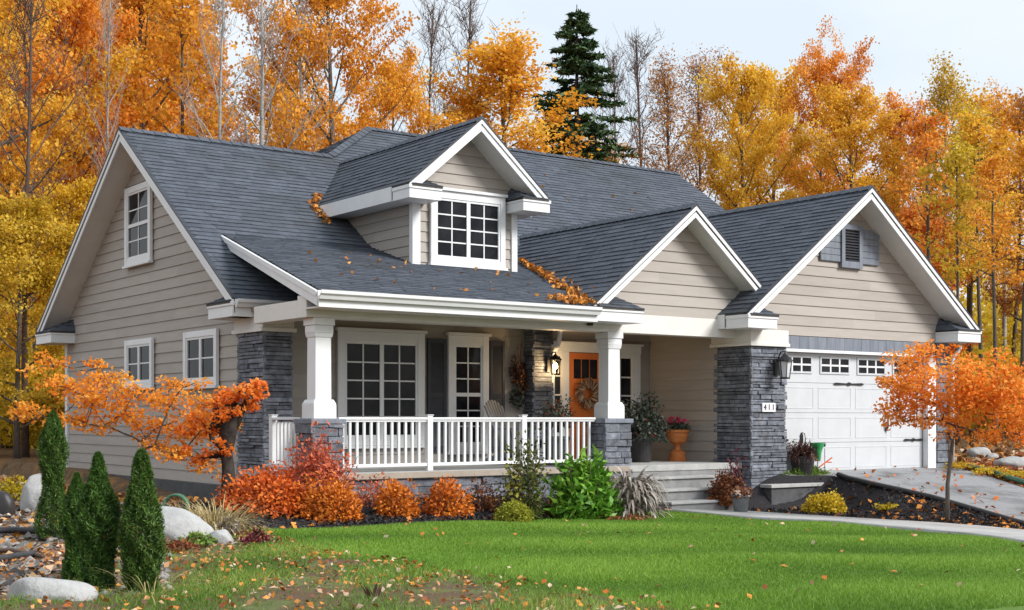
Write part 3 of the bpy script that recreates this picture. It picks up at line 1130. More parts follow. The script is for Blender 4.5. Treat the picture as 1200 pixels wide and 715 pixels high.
w.box(13.96, 16.46, 15.965, 16.3, -0.1, 0.698)
w.build('porch_base', M['riser'], house)
for i in range(4):
    w = MB()
    y1 = 15.95 - 0.29 * (i - 1) - (0.001 if i else 0)
    zt = PF - 0.002 - 0.177 * i
    if i == 0:
        continue
    w.box(14.06, 15.54, y1 - 0.28, y1, -0.1, zt - 0.041)
    st = w.build('porch_step', M['riser'], house, bevel=0.005)
    w = MB()
    w.box(14.03, 15.57, y1 - 0.315, y1, zt - 0.04, zt)
    w.build('tread', M['concrete'], st, bevel=0.008)

# ---- railing
rl = empty('porch_railing', (11.0, 16.2, PF), None, None)
rl.parent = house
rl.location = V((11.0, 16.2, PF)) - woff(house)
w = MB()
w.box(8.90, 13.45, 16.16, 16.24, 1.525, 1.56)
w.box(8.90, 13.45, 16.175, 16.225, 1.495, 1.524)
w.box(8.455, 8.535, 16.45, 17.33, 1.525, 1.56)
w.build('top_rail', M['trim'], rl, bevel=0.006)
w = MB()
w.box(8.90, 13.45, 16.17, 16.23, 0.865, 0.91)
w.box(8.465, 8.525, 16.45, 17.33, 0.865, 0.91)
w.build('bottom_rail', M['trim'], rl, bevel=0.005)
posts = [(10.38, 16.2), (12.06, 16.2), (8.495, 17.34)]
for (x, y) in posts:
    w = MB()
    w.box(x - .045, x + .045, y - .045, y + .045, PF, 1.585)
    w.box(x - .055, x + .055, y - .055, y + .055, 1.586, 1.60)
    w.build('post', M['trim'], rl, bevel=0.005)
bal = None
xs = np.arange(8.98, 13.42, 0.112)
spots = [(x, 16.2) for x in xs if min(abs(x - 10.38), abs(x - 12.06)) > 0.06] + [(8.495, y) for y in np.arange(16.52, 17.28, 0.112)]
for (x, y) in spots:
    w = MB()
    w.box(x - .017, x + .017, y - .017, y + .017, 0.911, 1.494)
    w.build('baluster', M['trim'], rl)

# ---- windows
window(house, SIDE, -23.45, -22.22, 4.26, 5.64, 2, 4, 0.11, hung=True, w=0.028, label='tall upper window in the side gable')
window(house, SIDE, -23.45, -22.15, 2.08, 2.93, 1, 2, 0.10, mull=1, w=0.028, label='small lower side window far from the porch')
window(house, SIDE, -20.78, -19.47, 2.06, 2.94, 1, 2, 0.10, mull=1, w=0.028, label='small lower side window beside the stone pier')
window(house, FRONT, 10.02, 11.60, 1.12, 2.90, 2, 5, 0.13, mull=1, w=0.028, head=0.03, label='wide porch window of two lights')
window(house, FRONT, 12.06, 12.86, 1.0, 2.90, 2, 6, 0.12, w=0.028, head=0.03, label='narrow porch window between charcoal shutters', hung=True)


def shutter(fr, u0, u1, z0, z1):
    w = MB()
    fr.box(w, u0, u1, 0.022, 0.05, z0, z1)
    for a, b in ((z0, z0 + .07), (z1 - .07, z1), ((z0 + z1) / 2 - .04, (z0 + z1) / 2 + .04)):
        fr.box(w, u0 + .05, u1 - .05, 0.0501, 0.064, a, b)
    fr.box(w, u0, u0 + .05, 0.0501, 0.066, z0, z1)
    fr.box(w, u1 - .05, u1, 0.0501, 0.066, z0, z1)
    z = z0 + .09
    while z < z1 - .1:
        q = fr.p
        w.poly([q(u0 + .05, 0.062, z), q(u1 - .05, 0.062, z), q(u1 - .05, 0.052, z + .045), q(u0 + .05, 0.052, z + .045)])
        z += .045
    return w.build('shutter', M['shutter'], house, bevel=0.003)


shutter(FRONT, 11.67, 12.02, 1.0, 2.84)
shutter(FRONT, 12.90, 13.20, 1.0, 2.84)

# ---- dark pilaster, downspout, lamp by the door
s, k = MB(), MB()
s.box(13.66, 14.04, 18.05, 18.3, PF, 3.1)
stones(k, FR((0, 18.06, 0), (1, 0, 0)), 13.64, 14.06, PF, 3.1, rnd=random.Random(8))
stones(k, FR((13.67, 0, 0), (0, -1, 0)), -18.28, -18.02, PF, 3.1, rnd=random.Random(9), lmax=.3)
x = s.build('door_pilaster', M['mortar'], house)
k.build('ledge_stone', M['stone'], x, bevel=0.006)
w = MB()
w.tube([(13.6, 17.2, 3.04), (13.85, 17.55, 3.02), (14.02, 17.8, 2.92), (14.10, 17.95, 2.78), (14.12, 18.08, 2.68), (14.12, 18.12, 2.5), (14.12, 18.12, 0.85)], 0.042, 10)
w.build('downspout', M['trim'], house, smooth=True)


def lantern(name, c, out, lit, scale=1.0):
    """wall lantern: back plate, arm, cage with sloped roof, glass, bulb; c = centre of the cage"""
    c, o = V(c), V(out)
    r = empty(name, c, None, None)
    r.parent = house
    r.location = c - woff(house)
    s = V((-o.y, o.x, 0))
    k = scale
    b = MB()
    p = c - o * 0.17 * k

    def obx(q, hw, hd, z0, z1):
        b.hexa([q + s * -hw + o * hd + V((0, 0, z0)), q + s * hw + o * hd + V((0, 0, z0)), q + s * hw - o * hd + V((0, 0, z0)), q + s * -hw - o * hd + V((0, 0, z0))],
               [q + s * -hw + o * hd + V((0, 0, z1)), q + s * hw + o * hd + V((0, 0, z1)), q + s * hw - o * hd + V((0, 0, z1)), q + s * -hw - o * hd + V((0, 0, z1))])
    obx(p, 0.06 * k, 0.012, -0.10 * k, 0.16 * k)
    b.tube([p + V((0, 0, 0.10 * k)), p + o * 0.08 * k + V((0, 0, 0.26 * k)), c + V((0, 0, 0.27 * k)), c + V((0, 0, 0.19 * k))], 0.013, 6)
    b.lathe([(0.125 * k, 0.115 * k), (0.12 * k, 0.135 * k), (0.06 * k, 0.19 * k), (0.03 * k, 0.215 * k), (0.012 * k, 0.235 * k)], c, 10)
    b.lathe([(0.075 * k, -0.155 * k), (0.08 * k, -0.14 * k), (0.075 * k, -0.13 * k)], c, 10)
    for i in range(6):
        a = i * math.pi / 3
        d = V((math.cos(a), math.sin(a), 0))
        b.bar(c + d * 0.07 * k + V((0, 0, -.14 * k)), c + d * 0.105 * k + V((0, 0, .12 * k)), 0.011, 0.011)
    b.build('lantern_cage', M['black'], r)
    g = MB()
    if not lit:
        g.lathe([(0.062 * k, -0.128 * k), (0.098 * k, 0.112 * k)], c, 6)
        g.build('lantern_glass', M['lampglass'], r)
    else:
        g.lathe([(0.012, -0.05), (0.04, -0.02), (0.042, 0.01), (0.025, 0.05), (0.015, 0.07)], c, 12)
        g.build('bulb', M['bulb'], r, smooth=True)
        ld = bpy.data.lights.new('porch_lamp_light', 'POINT')
        ld.energy = 22
        ld.color = (1.0, 0.66, 0.32)
        ld.shadow_soft_size = 0.05
        lo = bpy.data.objects.new('porch_lamp_light', ld)
        COL.objects.link(lo)
        lo.parent = r
        lo.location = o * 0.005 + V((0, 0, -0.085))
    return r


lantern('wall_lantern', (13.93, 17.80, 2.42), (0, -1, 0), True, 0.9)['label'] = 'lit wall lantern by the front door'
lantern('wall_lantern', (17.07, 15.53, 2.38), (0, -1, 0), False, 1.1)['label'] = 'unlit black lantern beside the garage door'

# ---- front door with sidelights
d = empty('front_door', (14.95, 18.25, PF), 'orange wooden front door with sidelights', None)
d.parent = house
d.location = V((14.95, 18.25, PF)) - woff(house)
w = MB()
FRONT.box(w, 14.13, 14.25, 0.02, 0.08, PF, 2.70)
FRONT.box(w, 14.40, 14.57, 0.02, 0.08, PF, 2.70)
FRONT.box(w, 15.33, 15.75, 0.02, 0.08, PF, 2.70)
FRONT.box(w, 16.02, 16.22, 0.02, 0.08, PF, 2.70)
FRONT.box(w, 14.12, 16.23, 0.02, 0.085, 2.701, 2.84)
FRONT.box(w, 14.08, 16.27, 0.02, 0.11, 2.841, 2.88)
for a, b in ((14.25, 14.40), (15.75, 16.02)):
    FRONT.box(w, a, b, 0.02, 0.076, PF, 1.30)
    FRONT.box(w, a, b, 0.02, 0.076, 2.62, 2.70)
    for z in (1.62, 1.95, 2.28):
        FRONT.box(w, a, b, 0.035, 0.055, z - .014, z + .014)
w.build('door_frame', M['trim'], d, bevel=0.004)
w = MB()
FRONT.box(w, 14.25, 14.40, 0.02, 0.035, 1.30, 2.62)
w.build('sidelight_glass', M['glass'], d)
w = MB()
FRONT.box(w, 15.75, 16.02, 0.02, 0.035, 1.30, 2.62)
w.build('sidelight_glass', M['glass'], d)
w = MB()
FRONT.box(w, 14.575, 15.325, 0.02, 0.05, PF + .02, 2.69)
for a, b, z0, z1 in ((14.575, 14.68, PF + .02, 2.69), (15.22, 15.325, PF + .02, 2.69), (14.68, 15.22, 2.58, 2.69), (14.68, 15.22, 2.16, 2.24), (14.68, 15.22, PF + .02, 1.06)):
    FRONT.box(w, a, b, 0.0505, 0.066, z0, z1)
w.build('door_panel', M['orange_door'], d, bevel=0.003)
w = MB()
FRONT.box(w, 14.68, 14.845, 0.0502, 0.056, 2.24, 2.58)
FRONT.box(w, 14.868, 15.032, 0.0502, 0.056, 2.24, 2.58)
FRONT.box(w, 15.055, 15.22, 0.0502, 0.056, 2.24, 2.58)
w.build('door_glass', M['glass'], d)
w = MB()
w.tube([FRONT.p(15.27, .07, 1.75), FRONT.p(15.27, .12, 1.75)], .012, 6)
w.tube([FRONT.p(15.27, .12, 1.83), FRONT.p(15.27, .12, 1.62)], .012, 6)
w.build('door_handle', M['black'], d)

# ---- porch gable
sh, dk = MB(), MB()
PA, PAZ, PSL = 15.18, 4.99, 0.80
pgz = lambda x: PAZ - PSL * abs(x - PA)
PF0 = 15.72
roof_slope(sh, dk, [(13.0, PF0, pgz(13.0)), (PA, PF0, PAZ), (PA, 20.6, PAZ), (14.3, 20.0, pgz(14.3)), (13.0, 16.6, pgz(13.0))])
roof_slope(sh, dk, [(PA, PF0, PAZ), (16.72, PF0, pgz(16.72)), (16.72, 19.0, pgz(16.72)), (16.4, 20.6, pgz(16.4)), (PA, 20.6, PAZ)])
pg = sh.build('gable_roof', M['shingle'], house)
dk.build('roof_deck', M['deck'], pg)
c = MB()
ridge(c, (PA, PF0 - .02, PAZ + .01), (PA, 20.5, PAZ + .01), V((-.78, 0, -.62)), V((.78, 0, -.62)))
c.build('ridge_cap', M['shingle'], pg)
w = MB()
clapboard(w, PGW, [(13.3, 3.20), (17.2, 3.20), (17.2, 3.30), (PA, 4.88), (13.3, 3.42)])
w.prism([(13.3, 16.12, 3.2), (17.0, 16.12, 3.2), (PA, 16.12, 4.8)], (0, .1, 0))
w.build('gable_siding', M['siding'], pg)
g = empty('porch_gable', (PA, PF0, 4.9), None, None)
g.parent = house
g.location = V((PA, PF0, 4.9)) - woff(house)
ov = 16.10 - PF0
gable_trim(g, PGW, 13.0, pgz(13.0), PA, PAZ, 16.72, pgz(16.72), ov, 0.19)
eave_return(g, PGW, 13.0, 13.92, ov + 0.1, 3.02, 3.23, 1, rise=.22)

# ---- garage
GA, GAZ = 19.18, 5.64
GY = 15.42
GL, GR = 16.05, 22.36
gsl = (GAZ - 3.28) / (GA - GL)
ggz = lambda x: GAZ - gsl * abs(x - GA)
sh, dk = MB(), MB()
roof_slope(sh, dk, [(GL, GY, 3.28), (GA, GY, GAZ), (GA, 21.5, GAZ), (16.9, 20.2, ggz(16.9)), (GL, 17.6, 3.28)])
roof_slope(sh, dk, [(GR, GY, ggz(GR)), (GR, 19.0, ggz(GR)), (GA, 21.5, GAZ), (GA, GY, GAZ)])
gr = sh.build('garage_roof', M['shingle'], house)
dk.build('roof_deck', M['deck'], gr)
c = MB()
ridge(c, (GA, GY - .02, GAZ + .01), (GA, 21.4, GAZ + .01), V((-.8, 0, -.6)), V((.8, 0, -.6)))
c.build('ridge_cap', M['shingle'], gr)
w = MB()
clapboard(w, GAR, [(16.5, 2.985), (22.0, 2.985), (22.0, 3.36), (GA, 5.50), (16.5, 3.46)])
w.prism([(16.5, 15.92, 3.0), (22.0, 15.92, 3.0), (22.0, 15.92, 3.3), (GA, 15.92, 5.4), (16.5, 15.92, 3.4)], (0, .1, 0))
w.build('garage_siding', M['siding'], gr)
g = empty('garage_gable', (GA, GY, 5.5), None, None)
g.parent = house
g.location = V((GA, GY, 5.5)) - woff(house)
gable_trim(g, GAR, GL, 3.28, GA, GAZ, GR, ggz(GR), 15.9 - GY, 0.20)
eave_return(g, GAR, GL, GL + .68, 15.9 - GY, 3.03, 3.25, 1)
eave_return(g, GAR, GR - .70, GR, 15.9 - GY, 2.99, 3.21, -1)
w = MB()
w.box(GL - .026, GL - .002, GY + .50, 16.12, 3.04, 3.272)
w.box(GL - .002, 16.50, 15.905, 16.12, 3.04, 3.06)
w.build('fascia', M['trim'], gr)
# gable vent board
v = empty('gable_vent', (19.15, 15.85, 4.3), None, None)
v.parent = house
v.location = V((19.15, 15.85, 4.3)) - woff(house)
for a, b, pts in ((18.33, 18.86, (18.33, 18.86, 18.86, 18.60)), (19.44, 19.93, (19.44, 19.93, 19.72, 19.44))):
    w = MB()
    GAR.box(w, a, b, 0.02, 0.045, 4.33, 4.74)
    w.prism([GAR.p(pts[0], .012, 4.741), GAR.p(pts[1], .012, 4.741), GAR.p(pts[2], .012, 4.97), GAR.p(pts[3], .012, 4.97)], GAR.n * .034)
    for k in range(5):
        z = 4.33 + .115 * (k + 1)
        GAR.box(w, a + .01, b, 0.045, 0.055, z - .105, z - .004)
    w.build('side_board', M['bluegrey'], v, bevel=0.003)
w = MB()
GAR.box(w, 18.865, 18.955, 0.012, 0.085, 4.24, 5.02)
GAR.box(w, 19.345, 19.435, 0.012, 0.085, 4.24, 5.02)
GAR.box(w, 18.956, 19.344, 0.012, 0.082, 4.24, 4.36)
GAR.box(w, 18.956, 19.344, 0.012, 0.082, 4.93, 5.02)
w.build('louver_frame', M['bluegrey'], v, bevel=0.004)
w = MB()
z = 4.37
while z < 4.92:
    q = GAR.p
    w.hexa([q(18.956, .075, z), q(19.344, .075, z), q(19.344, .03, z + .03), q(18.956, .03, z + .03)],
           [q(18.956, .075, z + .014), q(19.344, .075, z + .014), q(19.344, .03, z + .044), q(18.956, .03, z + .044)])
    z += .05
w.build('louver_slats', M['shutter'], v)
# left garage pillar
s, k = MB(), MB()
s.box(16.52, 17.34, 15.79, 16.62, -0.1, 2.76)
rs = random.Random(12)
stones(k, FR((0, 15.795, 0), (1, 0, 0)), 16.48, 17.355, 0.0, 2.76, rnd=rs)
stones(k, FR((16.525, 0, 0), (0, -1, 0)), -16.63, -15.75, 0.0, 2.76, rnd=rs)
x = s.build('stone_pier', M['mortar'], house)
k.build('ledge_stone', M['stone'], x, bevel=0.006)
w = MB()
w.box(16.45, 17.37, 15.72, 16.66, 2.762, 3.044)
w.box(16.43, 17.39, 15.70, 16.68, 2.762, 2.82)
w.build('pier_frieze', M['cream'], house, bevel=0.006)
# right garage pier
s, k = MB(), MB()
s.box(21.68, 21.99, 15.90, 16.3, 0.3, 2.99)
stones(k, FR((0, 15.905, 0), (1, 0, 0)), 21.66, 22.02, 0.5, 2.99, rnd=random.Random(13), hmin=.09, hmax=.14)
stones(k, FR((21.985, 0, 0), (0, 1, 0)), 15.86, 16.3, 0.5, 2.99, rnd=random.Random(14), hmin=.09, hmax=.14)
x = s.build('stone_pier', M['mortar'], house)
k.build('ledge_stone', M['stone'], x, bevel=0.006)
# header band + jambs
w = MB()
xx = 17.36
while xx < 21.60:
    x2 = min(xx + .235, 21.62)
    GAR.box(w, xx, x2 - .006, -0.02, 0.02, 2.755, 2.975)
    xx = x2
w.build('metal_band', M['bluegrey'], house)
w = MB()
GAR.box(w, 17.36, 21.66, -0.10, 0.03, 2.70, 2.752)
GAR.box(w, 21.41, 21.655, -0.10, 0.02, 0.55, 2.70)
GAR.box(w, 17.345, 17.38, -0.10, -0.02, 0.55, 2.70)
w.build('garage_trim', M['trim'], house, bevel=0.004)
# garage door
gd = empty('garage_door', (19.4, 16.02, 0.6), None, None)
gd.parent = house
gd.location = V((19.4, 16.02, 0.6)) - woff(house)
w = MB()
D0, D1, Z0, Z1 = 17.38, 21.41, 0.585, 2.70
GDR.box(w, D0, D1, -0.05, 0.0, Z0, Z1)
nb = 4
rows = 4
hz_ = (Z1 - Z0) / rows
for r_ in range(rows):
    z0, z1 = Z0 + hz_ * r_ + .004, Z0 + hz_ * (r_ + 1) - .004
    GDR.box(w, D0, D1, 0.0005, 0.012, z0, z1)
    for k in range(nb):
        u0 = D0 + (D1 - D0) * k / nb
        u1 = D0 + (D1 - D0) * (k + 1) / nb
        if r_ == 3:
            for a, b in ((u0 + .10, u1 - .10),):
                GDR.box(w, a, b, .0125, .030, z1 - .085, z1 - .05)
                GDR.box(w, a, b, .0125, .030, z0 + .16, z0 + .195)
                GDR.box(w, a, a + .04, .0125, .030, z0 + .195, z1 - .085)
                GDR.box(w, b - .04, b, .0125, .030, z0 + .195, z1 - .085)
        else:
            h = (u1 - u0)
            GDR.box(w, u0 + .06, u1 - .06, .0122, .017, z0 + .07, z0 + .09)
            GDR.box(w, u0 + .06, u1 - .06, .0122, .017, z1 - .09, z1 - .07)
            GDR.box(w, u0 + .06, u0 + .08, .0122, .017, z0 + .09, z1 - .09)
            GDR.box(w, u1 - .08, u1 - .06, .0122, .017, z0 + .09, z1 - .09)
w.build('door_panels', M['doorwhite'], gd, bevel=0.003)
for k in range(nb):
    u0 = D0 + (D1 - D0) * k / nb + .14
    u1 = D0 + (D1 - D0) * (k + 1) / nb - .14
    zb, zt = Z0 + hz_ * 3 + .004 + .195, Z1 - .004 - .085
    g_ = MB()
    GDR.box(g_, u0, u1, .0125, .0165, zb, zt)
    gw = g_.build('door_window', M['glass'], gd)
    b_ = MB()
    for i in (1, 2):
        x = u0 + (u1 - u0) * i / 3
        GDR.box(b_, x - .018, x + .018, .0167, .026, zb, zt)
    z = (zb + zt) / 2
    GDR.box(b_, u0, u1, .0167, .025, z - .016, z + .016)
    b_.build('window_bars', M['trim'], gd)


def strap(u0, u1, z, sgn):
    w = MB()
    m = (u0 + u1) / 2
    q = GDR.p
    pts = [(u0, z - .012), (u0 + .05, z - .022), (m - .07, z - .012), (m, z - .034), (m + .07, z - .012), (u1 - .05, z - .022), (u1, z - .012),
           (u1, z + .012), (u1 - .05, z + .022), (m + .07, z + .012), (m, z + .034), (m - .07, z + .012), (u0 + .05, z + .022), (u0, z + .012)]
    w.prism([q(a, .024, b) for a, b in pts], GDR.n * .012)
    w.build('strap_hinge', M['black'], gd)


strap(18.86, 19.66, 2.165, 1)
strap(20.84, 21.38, 1.14, 1)
strap(17.40, 17.66, 1.165, 1)
w = MB()
w.tube([GDR.p(20.31, .02, 1.62), GDR.p(20.31, .07, 1.56), GDR.p(20.31, .07, 1.38), GDR.p(20.31, .02, 1.32)], .016, 8)
w.prism([GDR.p(20.27, .022, 1.55), GDR.p(20.31, .022, 1.68), GDR.p(20.35, .022, 1.55)][::-1], GDR.n * .01)
w.prism([GDR.p(20.28, .022, 1.38), GDR.p(20.34, .022, 1.38), GDR.p(20.31, .022, 1.27)], GDR.n * .01)
w.build('door_handle', M['black'], gd)
# house number
w = MB()
PN = FR((0, 15.745, 0), (1, 0, 0))
PN.box(w, 16.73, 17.05, 0, 0.022, 1.655, 1.805)
pq = w.build('number_plaque', M['plaque'], house, bevel=0.004)
cu = bpy.data.curves.new('house_number', 'FONT')
cu.body = '411'
cu.size = 0.14
cu.extrude = 0.004
cu.align_x = 'CENTER'
cu.align_y = 'CENTER'
cu.space_character = 1.4
cu.materials.append(M['shutter'])
tmp_ = bpy.data.objects.new('number_text', cu)
COL.objects.link(tmp_)
bpy.context.view_layer.update()
nm_ = bpy.data.meshes.new_from_object(tmp_.evaluated_get(bpy.context.evaluated_depsgraph_get()))
bpy.data.objects.remove(tmp_)
to = bpy.data.objects.new('house_number', nm_)
COL.objects.link(to)
to.parent = pq
to.location = PN.p(16.89, 0.026, 1.73) - woff(house)
to.rotation_euler = (math.pi / 2, 0, 0)
# downspout at the right corner
w = MB()
w.tube([(22.30, 15.80, 3.0), (22.30, 15.82, 2.88), (22.08, 15.80, 2.72), (22.05, 15.80, 2.60), (22.05, 15.80, 0.65)], .04, 8)
w.build('downspout', M['trim'], house, smooth=True)

# ---- dormer
DA, DAZ, DSL = 12.43, 6.40, 0.85
DY = 17.82
dgz = lambda x: DAZ - DSL * abs(x - DA)
DL, DR_ = 11.05, 13.81
sh, dk = MB(), MB()
roof_slope(sh, dk, [(DL, DY, dgz(DL)), (DA, DY, DAZ), (DA, 22.7, DAZ), (DL, 21.0, dgz(DL))], .09)
roof_slope(sh, dk, [(DA, DY, DAZ), (DR_, DY, dgz(DR_)), (DR_, 21.0, dgz(DR_)), (DA, 22.7, DAZ)], .09)
dr = sh.build('dormer_roof', M['shingle'], house)
dk.build('roof_deck', M['deck'], dr)
c = MB()
ridge(c, (DA, DY - .02, DAZ + .01), (DA, 22.5, DAZ + .01), V((-.76, 0, -.65)), V((.76, 0, -.65)))
c.build('ridge_cap', M['shingle'], dr)
dw = MB()
clapboard(dw, DOR, [(11.43, 3.9), (13.46, 3.9), (13.46, 5.35), (DA, 6.24), (11.43, 5.35)], .165)
CHL = FR((11.43, 0, 0), (0, -1, 0))
clapboard(dw, CHL, [(-21.5, 4.0), (-18.3, 4.0), (-18.3, 5.25), (-21.5, 5.25)], .165)
dw.box(13.40, 13.46, 18.3, 21.4, 4.0, 5.3)
dw.box(11.46, 13.4, 18.32, 18.4, 3.9, 5.3)
dm = dw.build('dormer_wall', M['siding'], house)
w = MB()
DOR.box(w, 11.425, 11.54, 0.0, 0.045, 3.9, 5.2)
CHL.box(w, -18.36, -18.257, 0.0, 0.04, 3.9, 5.2)
w.build('corner_board', M['trim'], dm, bevel=0.004)
w = MB()
DOR.box(w, 13.36, 13.475, 0.0, 0.045, 3.9, 5.2)
w.build('corner_board', M['trim'], dm, bevel=0.004)
g = empty('dormer_gable', (DA, DY, 6.3), None, None)
g.parent = house
g.location = V((DA, DY, 6.3)) - woff(house)
gable_trim(g, DOR, DL, dgz(DL), DA, DAZ, DR_, dgz(DR_), 18.3 - DY, 0.19)
eave_return(g, DOR, DL, DL + .58, 18.3 - DY, 4.99, 5.20, 1, rise=.22)
eave_return(g, DOR, DR_ - .55, DR_, 18.3 - DY, 4.99, 5.20, -1, rise=.22)
w = MB()
w.box(DL - .026, DL - .002, DY + .50, 21.0, 4.99, 5.222)
w.box(DL - .002, 11.43, DY + .50, 21.0, 4.99, 5.01)
w.build('fascia', M['trim'], dr)
w = MB()
w.box(DR_ + .002, DR_ + .026, DY + .50, 21.0, 4.99, 5.222)
w.box(13.46, DR_ + .002, DY + .50, 21.0, 4.99, 5.01)
w.build('fascia', M['trim'], dr)
window(house, DOR, 11.72, 13.20, 4.06, 5.24, 2, 4, 0.10, mull=1, w=0.028, head=0.02, label='double casement dormer window with white glazing bars')

# ================================================================== GROUND
def axis(fine0, fine1, step, far0, far1):
    a = list(np.arange(fine0, fine1 + 1e-6, step))
    s, x = step, fine1
    while x < far1:
        s *= 1.3
        x += s
        a.append(x)
    s, x = step, fine0
    while x > far0:
        s *= 1.3
        x -= s
        a.insert(0, x)
    return np.array(a)


def grid_obj(name, X, Y, Z, mat, kind):
    ny, nx = X.shape
    me = bpy.data.meshes.new(name)
    vs = np.stack([X, Y, Z], axis=-1).reshape(-1, 3)
    idx = np.arange(nx * ny).reshape(ny, nx)
    q = np.stack([idx[:-1, :-1], idx[:-1, 1:], idx[1:, 1:], idx[1:, :-1]], axis=-1).reshape(-1, 4)
    me.vertices.add(len(vs))
    me.vertices.foreach_set('co', vs.astype(np.float32).ravel())
    me.loops.add(q.size)
    me.loops.foreach_set('vertex_index', q.astype(np.int32).ravel())
    me.polygons.add(len(q))
    me.polygons.foreach_set('loop_start', np.arange(0, q.size, 4, dtype=np.int32))
    me.polygons.foreach_set('use_smooth', np.ones(len(q), dtype=bool))
    me.update(calc_edges=True)
    me.materials.append(mat)
    o = bpy.data.objects.new(name, me)
    COL.objects.link(o)
    if kind:
        o['kind'] = kind
    return o


gx = axis(-4, 26, 0.25, -400, 500)
gy = axis(3, 31, 0.25, -120, 600)
X, Y = np.meshgrid(gx, gy)
Z = height(X, Y) - 0.015
Z = np.where((X > 14.5) & (X < pl(DRV_R, Y) - 0.3) & (Y > 6) & (Y < 16.3), Z - 0.12, Z)
Z = np.where((X > 6.2) & (X < 14.5) & (Y > 14.0) & (Y < 16.5), Z - 0.08, Z)
Z = np.where((X > 8.9) & (X < 16.4) & (Y > 16.3) & (Y < 28), Z - 0.3, Z)
Z = np.where((X > 17.5) & (X < 21.9) & (Y > 16.2) & (Y < 28), Z - 0.3, Z)
grid_obj('ground', X, Y, Z, M['soil'], 'structure')


def strip(name, lf, rf, y0, y1, off, mat, step=0.2, nx=24, kind='structure', thick=0.0):
    ys = np.arange(y0, y1 + 1e-6, step)
    l, r = lf(ys), rf(ys)
    t = np.linspace(0, 1, nx)
    X = l[:, None] + (r - l)[:, None] * t[None, :]
    Y = np.repeat(ys[:, None], nx, axis=1)
    Z = height(X, Y) + off
    if thick:
        X = np.concatenate([X[:, :1], X, X[:, -1:]], axis=1)
        Y = np.concatenate([Y[:, :1], Y, Y[:, -1:]], axis=1)
        Z = np.concatenate([Z[:, :1] - thick, Z, Z[:, -1:] - thick], axis=1)
    return grid_obj(name, X, Y, Z, mat, kind)


BED = [(4.0, 13.2), (6.4, 13.85), (8.65, 14.0), (10.8, 14.35), (12.3, 14.7), (13.95, 15.1)]      # front edge of the bed: x -> y
BEDI = [(b, a) for a, b in BED]
LAWN_L = [(-10, -3), (4, -1.0), (9, 2.6), (12.8, 5.2), (13.85, 6.4)]


def lawn_left(y):
    y = np.asarray(y, float)
    return np.where(y < 13.85, pl(LAWN_L, y), pl(BEDI, y))


def lawn_right(y):
    return pl(WALK_L, y) - 0.06


strip('lawn', lawn_left, lawn_right, 2.0, 15.09, 0.012, M['turf'], nx=70)
strip('walkway', lambda y: pl(WALK_L, y), lambda y: pl(WALK_R, y), 4.0, 15.42, 0.05, M['concrete'], nx=10, thick=0.12)
strip('driveway', lambda y: pl(DRV_L, y), lambda y: pl(DRV_R, y), 4.0, 16.0, 0.015, M['gravel_road'], step=0.1, nx=26)
bx = np.arange(5.6, 14.05, 0.12)
by0 = pl(BED, bx) + 0.04 * np.sin(bx * 3.1)
t = np.linspace(0, 1, 14)
X = np.repeat(bx[:, None], 14, axis=1)
Y = by0[:, None] + (16.35 - by0)[:, None] * t[None, :]
Z = height(X, Y) + 0.02 + 0.02 * np.sin(X * 5) * np.sin(Y * 7) + 0.05 * np.sin(np.pi * t)[None, :]
grid_obj('mulch_bed', X, Y, Z, M['mulch'], 'structure')
ys = np.arange(6.5, 15.96, 0.12)
l, r = pl(WALK_R, ys), pl(DRV_L, ys) - 0.05
X = l[:, None] + (r - l)[:, None] * t[None, :]
Y = np.repeat(ys[:, None], 14, axis=1)
Z = height(X, Y) + 0.02 + 0.03 * np.sin(np.pi * t)[None, :]
grid_obj('drive_bed', X, Y, Z, M['mulch'], 'structure')
# garage apron: a level concrete sill in front of the door
w = MB()
w.box(17.3, 22.1, 15.85, 16.06, 0.35, 0.60)
tag(w.build('garage_apron', M['concrete'], None, bevel=0.006), kind='structure')

# low retaining wall by the garage pillar
rw = empty('retaining_wall', (17.3, 15.45, 0.0), 'low grey concrete retaining wall with a flat cap beside the garage pillar', 'retaining wall')
w = MB()
w.box(16.62, 18.15, 15.42, 15.60, -0.15, 0.385)
w.build('wall', M['found'], rw, bevel=0.008)
w = MB()
w.box(16.58, 18.2, 15.38, 15.64, 0.387, 0.445)
w.build('cap_slab', M['concrete'], rw, bevel=0.008)
w = MB()
w.box(17.34, 18.12, 15.62, 15.84, -0.1, 0.50)
tag(w.build('planting_pocket', M['mulch'], None), kind='structure')

# ---- grass blades
rng = np.random.default_rng(5)


